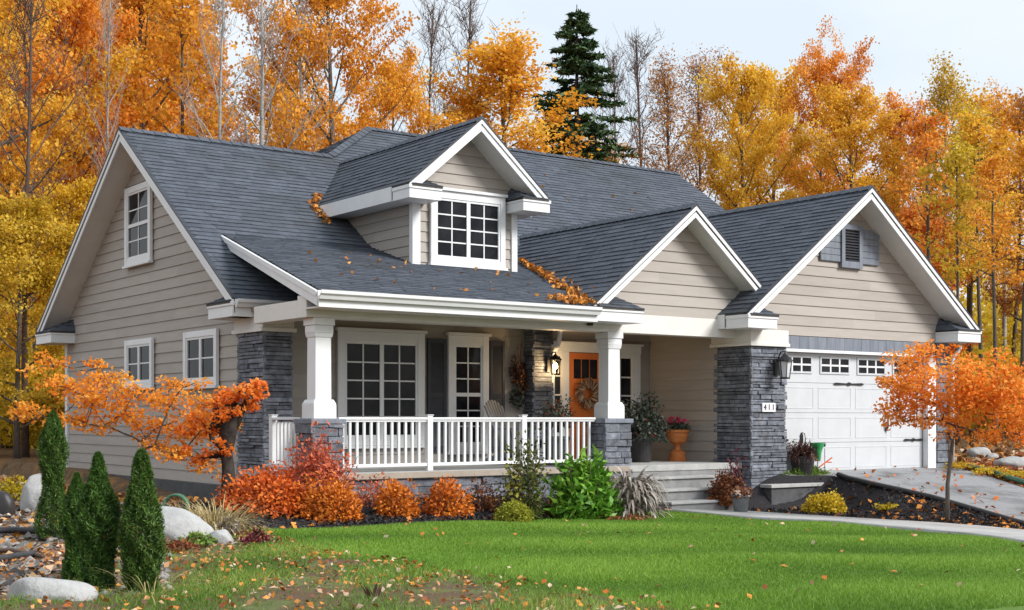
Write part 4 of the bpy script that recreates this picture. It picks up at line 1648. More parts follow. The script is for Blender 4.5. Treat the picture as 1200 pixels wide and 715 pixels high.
def blades(N, xr, yr, lf, rf, hgt, wid, seed, dens=None):
    rng = np.random.default_rng(seed)
    x = rng.uniform(*xr, N)
    y = rng.uniform(*yr, N)
    ok = (x > lf(y)) & (x < rf(y))
    if dens is not None:
        ok &= rng.random(N) < dens(x, y)
    x, y = x[ok], y[ok]
    n = len(x)
    D = x * FWD[0] + y * FWD[1]
    # patches, and mowing waves: light and dark of the bumps painted into tone
    band = 0.5 + 0.5 * np.sin(2.6 * (y + 0.22 * x) + 0.9 * np.sin(x * 0.55) + 0.5 * np.sin(1.7 * x + y))
    patch = 0.5 * np.sin(x * 0.9 + 1.3) * np.sin(y * 0.8) + 0.5 * np.sin(x * 2.3 + y * 1.1)
    h = hgt * (0.6 + 0.7 * rng.random(n)) * (0.72 + 0.5 * band)
    w_ = wid * (0.7 + 0.6 * rng.random(n)) * np.clip(D / 11, 0.8, 1.8)
    az = rng.uniform(0, 6.283, n)
    ln = rng.normal(size=(n, 2)) * 0.55 * h[:, None] + np.stack([0.25 * h, 0.1 * h], axis=1)
    z = height(x, y) + 0.008
    b = np.stack([x, y, z], axis=1)
    s = np.stack([np.cos(az), np.sin(az), np.zeros(n)], axis=1) * w_[:, None] * 0.5
    tip = b + np.stack([ln[:, 0], ln[:, 1], h], axis=1)
    vs = np.stack([b - s, b + s, tip], axis=1).reshape(-1, 3)
    tone = 0.46 + 0.34 * (band - 0.5) + 0.18 * patch + 0.13 * rng.normal(size=n)
    return vs, tone


def green_left(y):
    # edge between mown lawn and the rough leafy corner
    return pl([(2, 6.0), (7.5, 6.1), (9.5, 5.9), (11.5, 5.9), (13.2, 6.2), (13.85, 6.5)], y)


def dens_lawn(x, y):
    gl = np.where(y < 13.85, green_left(y), pl(BEDI, y))
    return np.clip((x - gl) / 0.7 + 0.45 + 0.35 * np.sin(5 * y + 3 * x), 0.02, 1) * np.clip(16.5 / (x * FWD[0] + y * FWD[1]), 0.35, 1)


vs, tn = blades(780000, (3, 15.5), (5.5, 15.1), lawn_left, lawn_right, 0.036, 0.009, 21, dens_lawn)
o = mesh_obj('lawn_grass', fast_mesh('lawn_grass', vs, 3, M['grass'], tn))
o['kind'] = 'stuff'


def dens_rough(x, y):
    gl = green_left(y)
    k = np.sin(x * 2.1 + 1) * np.sin(y * 1.7) * 0.5 + 0.5 * np.sin(4.3 * x - 3.1 * y)
    return np.clip((gl + 0.3 - x) / 0.6 + 0.3, 0, 1) * np.clip(0.36 + 0.75 * k, 0.03, 1) * 0.75


vs, tn = blades(210000, (1.5, 7.2), (5.5, 13.9), lawn_left, lambda y: green_left(y) + 0.5, 0.055, 0.011, 22, dens_rough)
o = mesh_obj('rough_grass', fast_mesh('rough_grass', vs, 3, M['roughgrass'], tn))
o['kind'] = 'stuff'
# bare leafy soil under the rough corner
gys = np.arange(4.0, 13.9, 0.2)
l = pl(LAWN_L, gys)
r = green_left(gys) + 0.12 * np.sin(gys * 3)
tt = np.linspace(0, 1, 20)
X = l[:, None] + (r - l)[:, None] * tt[None, :]
Y = np.repeat(gys[:, None], 20, axis=1)
grid_obj('rough_ground', X, Y, height(X, Y) + 0.02, M['roughturf'], 'structure')


def scatter_leaves(name, N, fn, size, mat, seed, flat=3.5, lift=0.02, aspect=0.7):
    rng = np.random.default_rng(seed)
    x, y = fn(rng, N)
    z = height(x, y) + lift + 0.015 * rng.random(len(x))
    P = np.stack([x, y, z], axis=1)
    vs = leaf_verts(P, np.full(len(x), size), rng, up=flat, aspect=aspect)
    o = mesh_obj(name, fast_mesh(name, vs, 4, M[mat], rng.random(len(x))))
    o['kind'] = 'stuff'
    return o


def f_lawn(rng, N):
    y = rng.uniform(6, 15.2, N)
    x = lawn_left(y) + (lawn_right(y) - lawn_left(y)) * rng.random(N)
    k = (rng.random(N) < 0.35 + 0.65 * np.clip((7.5 - x) / 3, 0, 1))
    return x[k], y[k]


scatter_leaves('fallen_leaves', 430, f_lawn, 0.058, 'litter', 31, flat=2.2, lift=0.04)


def f_rough(rng, N):
    y = rng.uniform(6, 14.4, N)
    l, r = pl(LAWN_L, y) - 1.2, green_left(y) + 0.25
    x = l + (r - l) * rng.random(N)
    return x, y


scatter_leaves('leaf_litter', 3200, f_rough, 0.046, 'litter', 32, flat=1.6, lift=0.03)


def f_bank(rng, N):
    x = rng.uniform(-3, 7.6, N)
    y = rng.uniform(9.5, 27, N)
    k = (x < 8) & ((y > 14) | (x < pl(LAWN_L, y) + 0.3))
    return x[k], y[k]


scatter_leaves('bank_leaves', 8000, f_bank, 0.085, 'litter_dull', 33, flat=1.2, lift=0.02)


def f_beds(rng, N):
    y = rng.uniform(9, 15.3, N)
    l, r = pl(WALK_R, y), pl(DRV_L, y)
    x = l + (r - l) * rng.random(N)
    x2 = rng.uniform(6.4, 14, N // 2)
    y2 = pl(BED, x2) + (15.9 - pl(BED, x2)) * rng.random(N // 2)
    return np.concatenate([x, x2]), np.concatenate([y, y2])


scatter_leaves('bed_leaves', 300, f_beds, 0.10, 'litter_warm', 34, flat=1.8, lift=0.05)


def f_drive(rng, N):
    y = rng.uniform(9, 16, N)
    r = pl(DRV_R, y)
    x = r + 0.1 + rng.exponential(0.9, N)
    x = np.where(rng.random(N) < 0.06, r - rng.random(N) * 3.5, x)
    return x, y


scatter_leaves('drive_leaves', 2200, f_drive, 0.10, 'litter_warm', 35, flat=1.5, lift=0.03)


def f_forest(rng, N):
    px = np.concatenate([rng.uniform(-150, 260, N // 2), rng.uniform(1080, 1420, N // 2)])
    D = 21 + 45 * rng.random(N // 2 * 2) ** 1.3
    t = (px - 600) / 1572
    x, y = D * (FWD[0] + t * RGT[0]), D * (FWD[1] + t * RGT[1])
    k = ~((x > 8.2) & (x < 22.4) & (y > 15) & (y < 31)) & ((x < 8) | (x > pl(DRV_R, y)))
    return x[k], y[k]


scatter_leaves('forest_floor_leaves', 12000, f_forest, 0.16, 'litter_dull', 36, flat=1.2, lift=0.03)

# mulch chips
rng = np.random.default_rng(8)
x2 = rng.uniform(6.0, 14, 9000)
y2 = pl(BED, x2) + (16.2 - pl(BED, x2)) * rng.random(9000)
y3 = rng.uniform(8, 15.4, 4500)
x3 = pl(WALK_R, y3) + (pl(DRV_L, y3) - pl(WALK_R, y3)) * rng.random(4500)
xx_, yy_ = np.concatenate([x2, x3]), np.concatenate([y2, y3])
P = np.stack([xx_, yy_, height(xx_, yy_) + 0.05 + 0.03 * rng.random(len(xx_))], axis=1)
o = mesh_obj('mulch_chips', fast_mesh('mulch_chips', leaf_verts(P, np.full(len(P), 0.06), rng, up=0.8, aspect=0.4), 4, M['chip']))
o['kind'] = 'stuff'
w = MB()


def pebble(mb, c, r, rnd):
    i = len(mb.v)
    base = [(1, 0, 0), (-1, 0, 0), (0, 1, 0), (0, -1, 0), (0, 0, 1), (0, 0, -1)]
    s = (rnd.uniform(.7, 1.4), rnd.uniform(.7, 1.3), rnd.uniform(.4, .8))
    a = rnd.uniform(0, 6.28)
    for p in base:
        x, y, z = (p[k] * s[k] * r * rnd.uniform(.8, 1.2) for k in range(3))
        mb.v.append((c[0] + x * math.cos(a) - y * math.sin(a), c[1] + x * math.sin(a) + y * math.cos(a), c[2] + z))
    for f in ((0, 2, 4), (2, 1, 4), (1, 3, 4), (3, 0, 4), (2, 0, 5), (1, 2, 5), (3, 1, 5), (0, 3, 5)):
        mb.f.append(tuple(i + k for k in f))


rs = random.Random(44)
for _ in range(2300):
    x, y = at(rs.uniform(-60, 200), rs.uniform(9, 19))
    if x > 6.6 or x > float(green_left(y)) - 0.2:
        continue
    pebble(w, (x, y, hz(x, y) + .01), rs.choice((.02, .03, .04, .06)) * rs.uniform(.7, 1.4), rs)
w.build('gravel', M['pebble'])['kind'] = 'stuff'


# ================================================================== ROCKS, EDGING
def boulder(x, y, sx, sy, sz, rz, seed, label, mat='boulder', sink=0.3, name='boulder', cat='rock', group='pale boulders in the yard', tilt=0.0):
    import bmesh
    bm = bmesh.new()
    bmesh.ops.create_icosphere(bm, subdivisions=4, radius=1.0)
    of = V((seed * 3.1, seed * 1.7, seed))
    for v in bm.verts:
        p = v.co.copy()
        n1 = noise.noise(p * 0.9 + of)
        n2 = noise.noise(p * 2.3 + of)
        n3 = noise.noise(p * 7 + of)
        # planar facets
        q = p * (1 + 0.22 * n1 + 0.09 * n2 + 0.02 * n3)
        for k in range(5):
            rr = random.Random(seed * 10 + k)
            d = V((rr.uniform(-1, 1), rr.uniform(-1, 1), rr.uniform(-.4, 1))).normalized()
            m = q.dot(d) - 0.80
            if m > 0:
                q -= d * m * 0.75
        v.co = V((q.x * sx, q.y * sy, q.z * sz))
    me = bpy.data.meshes.new(name)
    bm.to_mesh(me)
    bm.free()
    me.polygons.foreach_set('use_smooth', [True] * len(me.polygons))
    me.materials.append(M[mat])
    o = bpy.data.objects.new(name, me)
    COL.objects.link(o)
    o.location = (x, y, hz(x, y) + sz * (1 - sink) - 0.05)
    o.rotation_euler = (0, tilt, rz)
    return tag(o, label, cat, group)


RX = -math.atan2(RGT[1], RGT[0])
AZ = math.atan2(RGT[1], RGT[0])              # direction of the picture's right in plan
boulder(*at(60, 8.75), 0.29, 0.17, 0.13, AZ, 3, 'smooth white boulder at the foot of the arborvitae, nearest the viewer', tilt=0.05)
boulder(*at(205, 13.6), 0.41, 0.24, 0.23, AZ - 0.1, 5, 'long pale boulder lying behind the arborvitae', tilt=0.22)
boulder(*at(257, 13.35), 0.155, 0.13, 0.12, AZ, 9, 'small round grey boulder at the end of the long pale one')
boulder(*at(46, 16.5), 0.24, 0.22, 0.28, AZ, 12, 'upright pale boulder behind the leftmost arborvitae')
boulder(*at(1148, 27.5), 0.24, 0.2, 0.17, AZ, 14, 'pale stone on the leafy bank right of the driveway, left of two')
boulder(*at(1188, 26.0), 0.38, 0.25, 0.16, AZ, 17, 'broad pale stone on the leafy bank at the right edge')
boulder(*at(1163, 27.0), 0.13, 0.12, 0.10, AZ, 18, 'smallest grey stone between the two pale stones on the bank')
boulder(*at(1, 15.6), 0.16, 0.14, 0.2, AZ, 21, 'black lump of stone at the left edge of the yard', mat='darkpot')


def line_tube(name, pts, r, mat, label, cat, off=0.0):
    w = MB()
    P = []
    for (a, b) in zip(pts[:-1], pts[1:]):
        for k in range(8):
            t = k / 8
            x, y = a[0] + (b[0] - a[0]) * t, a[1] + (b[1] - a[1]) * t
            P.append((x, y, hz(x, y) + off + r))
    x, y = pts[-1]
    P.append((x, y, hz(x, y) + off + r))
    w.tube(P, r, 8)
    return tag(w.build(name, M[mat], None, smooth=True), label, cat)


line_tube('edging', [(18.15, 15.3)] + [(float(pl(DRV_L, y)) - 0.06, y) for y in (15.0, 14, 13, 12, 10.9, 9.5, 8)], 0.045, 'pipe', 'black plastic edging along the near side of the driveway', 'edging', 0.02)
line_tube('hose', [(float(pl(DRV_R, y)) + 0.15, y) for y in (15.7, 15, 14, 13, 12, 11)], 0.05, 'greenhose', 'dark green hose along the far side of the driveway', 'hose', 0.03)
line_tube('edging', [at(-40, 13.4), at(20, 13.6), at(75, 13.5), at(110, 13.2)], 0.035, 'pipe', 'black pipe crossing the stony slope behind the arborvitae', 'pipe', 0.03)
line_tube('edging', [at(-40, 10.4), at(10, 11.0), at(40, 11.4)], 0.03, 'pipe', 'black pipe near the bottom left corner', 'pipe', 0.03)
line_tube('fallen_branch', [at(-30, 12.0), at(15, 11.9), at(50, 11.2)], 0.022, 'twig', 'thin brown fallen branch on the stony slope', 'branch', 0.03)
line_tube('fallen_branch', [at(20, 18.5), at(40, 18.3), at(58, 17.9)], 0.03, 'palebark', 'bleached fallen branch on the bank beyond the upright boulder', 'branch', 0.12)

# ================================================================== SHRUBS AND GARDEN PLANTS


def arborvitae(px, D, H, R, seed, label):
    x, y = at(px, D)
    r = empty('arborvitae', (x, y, hz(x, y)), label, 'arborvitae', 'young arborvitae in the left corner')
    rng = np.random.default_rng(seed)
    N = 26000
    f = rng.random(N) ** 0.85
    prof = np.minimum(1, (1 - f) * 3.0) ** 0.55 * (0.82 + 0.18 * np.sin(f * 9 + seed)) * (1 - 0.25 * f) * np.clip(0.75 + f * 3, 0, 1)
    az = rng.uniform(0, 6.283, N)
    lump = 1 + 0.09 * np.sin(az * 5 + f * 22 + seed) + 0.07 * np.sin(az * 9 - f * 31) + 0.08 * np.sin(az * 2 + f * 7 + seed * 2) + 0.07 * rng.normal(size=N)
    rr = R * prof * lump * (0.72 + 0.28 * rng.random(N) ** 0.5)
    P = np.stack([np.cos(az) * rr, np.sin(az) * rr, f * H * 0.985 + 0.02], axis=1)
    out = np.stack([np.cos(az), np.sin(az), np.full(N, 1.25)], axis=1)
    out = norm(out + 0.3 * rng.normal(size=(N, 3)))
    vs = leaf_verts(P, np.full(N, 0.034), rng, up=0.0, aspect=0.20, along=out * 2.2)
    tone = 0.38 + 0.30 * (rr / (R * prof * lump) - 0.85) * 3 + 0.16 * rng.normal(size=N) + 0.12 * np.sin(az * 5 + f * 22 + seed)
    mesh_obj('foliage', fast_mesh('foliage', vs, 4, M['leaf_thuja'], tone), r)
    t = MB()
    t.tube([V((0, 0, -.05)), V((0, 0, H * .5)), V((0, 0, H * .93))], [.03, .02, .006], 6)
    mesh_obj('trunk', mesh_from_mb('trunk', t, M['twig']), r)


arborvitae(62, 13.4, 1.28, 0.175, 1, 'arborvitae standing apart at the left, before the upright boulder')
arborvitae(90, 9.9, 0.80, 0.125, 2, 'shortest arborvitae, tucked behind its taller neighbour')
arborvitae(115, 9.3, 0.97, 0.16, 3, 'arborvitae in front of the shortest one, middle of the row')
arborvitae(166, 9.2, 1.0, 0.165, 4, 'arborvitae nearest the lawn, rightmost of the four')


def tree_things(name, x, y, data, leafmat_, barkmat, label, cat, group=None, rz=0.0, scale=1.0, z=None, leafk=4):
    tr, vs, tn = data
    r = empty(name, (x, y, (hz(x, y) if z is None else z) - 0.03), label, cat, group, rz)
    r.scale = (scale, scale, scale)
    mesh_obj('trunk', tr if isinstance(tr, bpy.types.Mesh) else mesh_from_mb('trunk', tr, M[barkmat]), r)
    if vs is not None:
        mesh_obj('crown', vs if isinstance(vs, bpy.types.Mesh) else fast_mesh('crown', vs, leafk, M[leafmat_], tn), r)
    return r


def small_maple(px, D, base_fork, blobs, label, seed, n, lsize, mat, trunk_r=0.035, lean=0.0, trunks=1, name='maple_tree', bark='bark', group=None, cat='tree'):
    """small ornamental tree: crown given by clump spots (dx along the picture's right, dy depth, z, r)"""
    x, y = at(px, D)
    z0 = hz(x, y)
    rnd = random.Random(seed)
    rng = np.random.default_rng(seed)
    tr = MB()
    fork = V((RGT[0] * lean, RGT[1] * lean, base_fork))
    forks = []
    if trunks == 1:
        tr.tube([V((0, 0, -.1)), V((0.01, 0, base_fork * .5)), fork], [trunk_r * 1.25, trunk_r, trunk_r * .85], 8)
        forks = [fork]
    else:
        for k in range(trunks):
            o = (k - (trunks - 1) / 2) * 0.30
            f = V((RGT[0] * o * 1.6, RGT[1] * o * 1.6, base_fork * (0.9 + 0.25 * rnd.random())))
            tr.tube([V((RGT[0] * o * .4, RGT[1] * o * .4, -.1)), V((RGT[0] * o, RGT[1] * o, base_fork * .5)), f], [trunk_r * 1.1, trunk_r, trunk_r * .8], 7)
            forks.append(f)
    C, R = [], []
    nodes = [(f, trunk_r * .62) for f in forks]
    spots = [(V((RGT[0] * dx + FWD[0] * dy, RGT[1] * dx + FWD[1] * dy, zz - z0)), rr) for (dx, dy, zz, rr) in blobs]
    spots.sort(key=lambda e: min((f - e[0]).length for f in forks))
    for p, rr in spots:
        f, fr_ = min(nodes, key=lambda e: (e[0] - p).length + (0 if e[1] > .012 else .12) + (0.3 * max(0, e[0].z - p.z)))
        ln_ = (p - f).length
        mid = f.lerp(p, .5) + V((rnd.uniform(-.08, .08), rnd.uniform(-.08, .08), rnd.uniform(-.10, .16))) * min(1, ln_)
        r1 = max(.006, fr_ * .72)
        tr.tube([f, f.lerp(mid, .5) + V((0, 0, .03 * ln_)), mid, mid.lerp(p, .55) + V((0, 0, .05 * ln_)), p], [fr_, (fr_ + r1) / 2, (fr_ + r1) / 2, r1, r1 * .9], 5, cap=False)
        nodes.append((p, r1))
        nodes.append((mid, (fr_ + r1) / 2))
        for _ in range(4):
            q = p + V((rnd.gauss(0, rr), rnd.gauss(0, rr), rnd.gauss(0, rr * .5)))
            tr.tube([mid.lerp(p, .8), mid.lerp(p, .8).lerp(q, .6) + V((0, 0, .03)), q], [.006, .004, .003], 4, cap=False)
            C.append(tuple(q))
            R.append(rr * rnd.uniform(.55, .9))
        C.append(tuple(p))
        R.append(rr)
    C = np.array(C)
    R = np.array(R)
    T = rng.normal(size=len(C)) * 0.17 + 0.5
    w_ = R ** 2
    idx = rng.choice(len(C), size=n, p=w_ / w_.sum())
    off = rng.normal(size=(n, 3))
    off /= np.maximum(1, np.linalg.norm(off, axis=1, keepdims=True) / 1.6)
    P = C[idx] + off * R[idx][:, None] * np.array([.78, .78, .42])
    tone = T[idx] + 0.19 * rng.normal(size=n) + 0.25 * off[:, 2] * 0.4
    vs = leaf_verts(P, np.full(n, lsize), rng, up=0.9, aspect=0.6)
    return tree_things(name, x, y, (tr, vs, tone), mat, bark, label, cat, group, z=z0)


# left Japanese maple: spots from the crown's spread in the yard
Lm = 17.0
k = Lm / 1572
mk = lambda px, py, r, dy, c: ((px - c) * k, dy, CZ + (490 - py) * k, r)
rs = random.Random(71)
bl = [mk(px, py, r, rs.uniform(-.55, .55), 140) for px, py, r in
      ((36, 475, .15), (58, 450, .16), (75, 428, .14), (45, 495, .10), (88, 462, .19), (108, 440, .15), (125, 428, .12), (118, 470, .18), (142, 452, .18), (155, 482, .18), (172, 462, .19),
       (190, 495, .19), (205, 470, .20), (222, 500, .19), (235, 470, .17), (248, 495, .17), (95, 488, .14), (185, 520, .15), (215, 530, .16), (240, 545, .14), (130, 498, .14),
       (228, 450, .12), (24, 488, .07), (262, 505, .12), (255, 462, .11), (185, 448, .11), (165, 508, .13))]
small_maple(140, Lm, 0.62, bl, 'wide low maple with bright orange leaves in front of the side gable', 71, 5600, 0.058, 'leaf_jmaple', 0.028, trunks=2, group='small orange maples by the house')
# dark-trunked tree at the pier
Lm2 = 16.6
k = Lm2 / 1572
bl = [mk(px, py, r, rs.uniform(-.2, .2), 268) for px, py, r in ((268, 462, .13), (285, 455, .13), (302, 452, .11), (292, 472, .10), (255, 475, .15), (246, 500, .15), (262, 520, .12), (240, 535, .12), (300, 460, .08), (272, 480, .09))]
t_ = small_maple(268, Lm2, 0.7, bl, 'crooked tree with a thick black trunk and a few orange sprays against the stone pier', 73, 1700, 0.062, 'leaf_jmaple', 0.085, lean=-0.02, bark='darkbark', group='small orange maples by the house')
w = MB()
x, y = at(268, Lm2)
z = hz(x, y)
rs2 = random.Random(4)
prof = [(-.1, .115, 0), (.1, .10, .01), (.3, .085, -.01), (.5, .08, -.02), (.68, .085, -.03), (.82, .105, -.02), (.95, .135, .0), (1.08, .14, .02), (1.2, .12, .03), (1.3, .085, .03), (1.4, .04, .05)]
w.tube([(x + kx * RGT[0] + rs2.uniform(-.012, .012), y + kx * RGT[1] + rs2.uniform(-.012, .012), z + zz) for zz, r0, kx in prof], [r0 * .82 for zz, r0, kx in prof], 14)
w.tube([(x + kx * RGT[0], y + kx * RGT[1], z + zz) for zz, kx in ((.85, -.03), (1.0, -.12), (1.18, -.16), (1.35, -.15))], [.05, .055, .045, .02], 10)
w.tube([(x + kx * RGT[0], y + kx * RGT[1], z + zz) for zz, kx in ((.95, .05), (1.15, .14), (1.35, .22), (1.5, .30))], [.05, .04, .03, .015], 10)
for q_ in range(len(w.v)):
    vv = V(w.v[q_])
    w.v[q_] = tuple(vv + noise.noise_vector(vv * 9) * 0.022)
m_ = w.build('gnarled_trunk', M['darkbark'], t_, smooth=True)
# right maple by the driveway
Rm = 19.6
k = Rm / 1572
bl = [mk(px, py, r, rs.uniform(-.6, .6), 1110) for px, py, r in
      ((1048, 452, .22), (1066, 430, .24), (1085, 412, .20), (1052, 478, .17), (1075, 462, .28), (1095, 442, .28), (1108, 468, .28), (1125, 445, .28), (1145, 432, .24), (1160, 455, .28),
       (1180, 442, .28), (1195, 465, .26), (1150, 482, .26), (1175, 490, .24), (1130, 492, .2), (1205, 492, .22), (1090, 488, .22), (1066, 492, .14), (1088, 402, .11), (1190, 432, .17), (1140, 462, .3), (1036, 446, .12), (1220, 470, .24), (1195, 508, .16), (1160, 508, .14), (1105, 505, .12))]
small_maple(1110, Rm, 1.25, bl, 'slender maple with bright orange leaves beside the driveway', 75, 10500, 0.060, 'leaf_jmaple', 0.030, lean=0.08, group='small orange maples by the house')

# orange shrubs along the porch
G1 = 'rounded orange shrubs along the porch'
shrub('spirea_shrub', *at(318, 16.3), 0.66, 0.44, 0.58, 5000, .050, 'leaf_spirea', 'broad low orange shrub at the house corner', group=G1, seed=101, lump=.2)
shrub('spirea_shrub', *at(385, 16.35), 0.50, 0.38, 0.50, 3400, .050, 'leaf_spirea', 'low orange shrub beneath the pinkish red one', group=G1, seed=102, lump=.2)
shrub('burning_bush', *at(376, 16.9), 0.44, 0.36, 0.98, 4600, .050, 'leaf_pink', 'tall pinkish red shrub in front of the left stone pedestal', seed=103, lump=.22)
shrub('spirea_shrub', *at(466, 17.0), 0.30, 0.28, 0.50, 2300, .048, 'leaf_spirea', 'narrow orange shrub, left of the matching pair under the railing', group=G1, seed=104, lump=.16)
shrub('spirea_shrub', *at(521, 17.4), 0.32, 0.30, 0.53, 2500, .048, 'leaf_spirea', 'upright orange shrub, right of the matching pair under the railing', group=G1, seed=105, lump=.16)
shrub('barberry_shrub', *at(568, 18.3), 0.30, 0.25, 0.42, 800, .045, 'leaf_rust', 'thin reddish shrub beside the tall bronze and green one', seed=106, lump=.3)
shrub('barberry_shrub', *at(650, 18.6), 0.27, 0.2, 0.36, 600, .045, 'leaf_rust', 'small reddish shrub at the foot of the broad leaved plant', seed=107, lump=.3)
shrub('barberry_shrub', *at(440, 17.5), 0.30, 0.25, 0.40, 700, .045, 'leaf_pink', 'thin red shrub between the burning bush and the orange pair', seed=108, lump=.3)
shrub('azalea_shrub', *at(616, 18.2), 0.44, 0.30, 1.16, 2300, .055, 'leaf_sparse', 'tall loose shrub of bronze and green leaves under the railing', seed=109, lump=.25, shell=.35, stem_mat='twig')
shrub('box_shrub', *at(603, 17.35), 0.27, 0.25, 0.27, 3600, .036, 'leaf_box', 'small clipped yellow green ball on the dark mulch', seed=110, lump=.05, shell=.8, up=.2, aspect=.4)


def strap_plant(name, x, y, n, ln, wd, el, dr, mat, label, cat, seed, z=None, spread=.12, group=None, tone=.5, levels=1, hgt=0.0):
    rnd = random.Random(seed)
    rng = np.random.default_rng(seed)
    z = hz(x, y) if z is None else z
    r = empty(name, (x, y, z), label, cat, group)
    sp = []
    for _ in range(n):
        a = rnd.uniform(0, 6.283)
        q = spread * math.sqrt(rnd.random())
        f = rnd.random()
        sp.append(((q * math.cos(a), q * math.sin(a), 0.02 + hgt * f), a + rnd.uniform(-.4, .4), ln * rnd.uniform(.7, 1.15), wd * rnd.uniform(.7, 1.2),
                   el[0] + (el[1] - el[0]) * rnd.random(), dr * rnd.uniform(.6, 1.3), min(1, max(0, tone + rnd.gauss(0, .2)))))
    vs, tn = ribbons(sp, rng, 5)
    mesh_obj('leaves', fast_mesh('leaves', vs, 4, M[mat], tn), r)
    return r


shrub('rhododendron', *at(686, 18.5), .50, .42, .98, 1700, .16, 'leaf_green', 'big bright green broad leaved plant before the right porch column', seed=120, lump=.14, up=.25, aspect=.36, shell=.6)
x, y = at(738, 19.0)
r_ = strap_plant('dried_plant', x, y, 460, .52, .046, (0.3, 1.4), 2.4, 'leaf_grey', 'silver grey dried plant drooping beside the steps', 'plant', 121, spread=.28, hgt=.50, tone=.6)
x, y = at(733, 18.3)
strap_plant('dry_grass', x, y, 120, .30, .03, (0.1, 0.9), 2.0, 'leaf_rust', 'rusty fallen foliage on the mulch below the grey dried plant', 'plant', 122, spread=.22)
x, y = at(252, 14.6)
strap_plant('ornamental_grass', x, y, 420, .52, .010, (0.5, 1.45), 1.5, 'straw', 'tuft of tan dry grass behind the small round boulder', 'grass tuft', 123, spread=.30)
x, y = at(224, 14.7)
strap_plant('ornamental_grass', x, y, 260, .42, .010, (0.5, 1.45), 1.4, 'straw', 'straw coloured grass tuft behind the long pale boulder', 'grass tuft', 124, spread=.25)
x, y = at(176, 8.9)
strap_plant('ornamental_grass', x, y, 26, .42, .008, (0.2, 1.2), 1.3, 'straw', 'few arching dry blades in front of the rightmost arborvitae', 'grass tuft', 125, spread=.12)
x, y = at(438, 9.05)
strap_plant('dead_sprout', x, y, 12, .12, .022, (1.0, 1.5), .5, 'leaf_plum', 'small dark dead sprout in the lawn near the bottom edge', 'plant', 126, spread=.05)
shrub('mum_plant', *at(20, 17.5), .32, .26, .24, 700, .05, 'leaf_yellow', 'low yellow orange plant among the rocks at the left edge', seed=130, cat='plant')
shrub('sedum_plant', *at(266, 14.3), .16, .14, .16, 300, .04, 'leaf_grey', 'small pale dried seed heads beside the tan grass', seed=131, cat='plant', aspect=.4)
shrub('weed_clump', *at(232, 12.9), .16, .12, .11, 420, .045, 'leaf_juniper', 'green weed clump in front of the long pale boulder', seed=132, cat='plant')
shrub('weed_clump', *at(300, 13.3), .16, .12, .12, 260, .04, 'leaf_burgundy', 'red weed clump right of the small round boulder', seed=133, cat='plant')
shrub('weed_clump', *at(205, 12.3), .22, .16, .10, 260, .04, 'leaf_rust', 'russet ground plant in front of the long boulder', seed=134, cat='plant')
# round hoop behind the boulder
x, y = at(205, 15.0)
w = MB()
z = hz(x, y)
for q in range(4):
    P = [(x + RGT[0] * .13 * math.cos(a) + FWD[0] * .03 * q, y + RGT[1] * .13 * math.cos(a) + FWD[1] * .03 * q, z + .24 + .13 * math.sin(a)) for a in np.linspace(0, 6.283, 25)]
    w.tube(P, .014, 6, cap=False)
w.bar((x, y, z), (x + .01, y, z + .2), .03, .03)
tag(w.build('hose_coil', M['greenhose'], None), 'round coil of green hose behind the long pale boulder', 'hose')

# right of the steps
shrub('rust_shrub', *at(850, 21.2), .29, .24, .50, 2400, .05, 'leaf_rust', 'rusty brown shrub between the steps and the garage pillar', seed=140, lump=.25, z=.16)
shrub('barberry_shrub', *at(862, 21.3), .16, .16, .78, 700, .05, 'leaf_burgundy', 'narrow burgundy shrub against the garage pillar', seed=141, lump=.25, shell=.3, z=.2)
shrub('juniper_shrub', 17.85, 15.72, .52, .16, .24, 3000, .075, 'leaf_juniper', 'spreading light green juniper behind the retaining wall', seed=142, z=.46, aspect=.22, lump=.3, up=.1)
shrub('spirea_shrub', *at(966, 21.4), .42, .30, .42, 2600, .05, 'leaf_yellow', 'golden yellow shrub in front of the retaining wall', seed=143, lump=.2)
shrub('ground_plant', *at(1040, 20.9), .22, .16, .10, 260, .05, 'leaf_yellow', 'low yellow ground plant in the mulch by the driveway', seed=144, cat='plant')
for i, (px, D, lab) in enumerate(((1128, 25.6, 'yellow ground plant beside the right garage pier'), (1155, 25.0, 'yellow ground plant below the pale stones on the bank'), (1195, 24.6, 'orange yellow ground plant at the right edge'))):
    shrub('ground_plant', *at(px, D), .45, .3, .12, 420, .05, 'leaf_olive', lab, seed=150 + i, cat='plant', lump=.3)

# ================================================================== POTS AND PORCH FURNITURE


def pot(name, c, prof, mat, label, cat, plant, group=None, pm='leaf_green'):
    r = empty(name, c, label, cat, group)
    w = MB()
    w.lathe(prof, c, 22)
    w.build('pot', M[mat], r, smooth=False)
    for (nm, vs, tn, m_, k_) in plant:
        mesh_obj(nm, fast_mesh(nm, vs, k_, M[m_], tn), r)
    return r


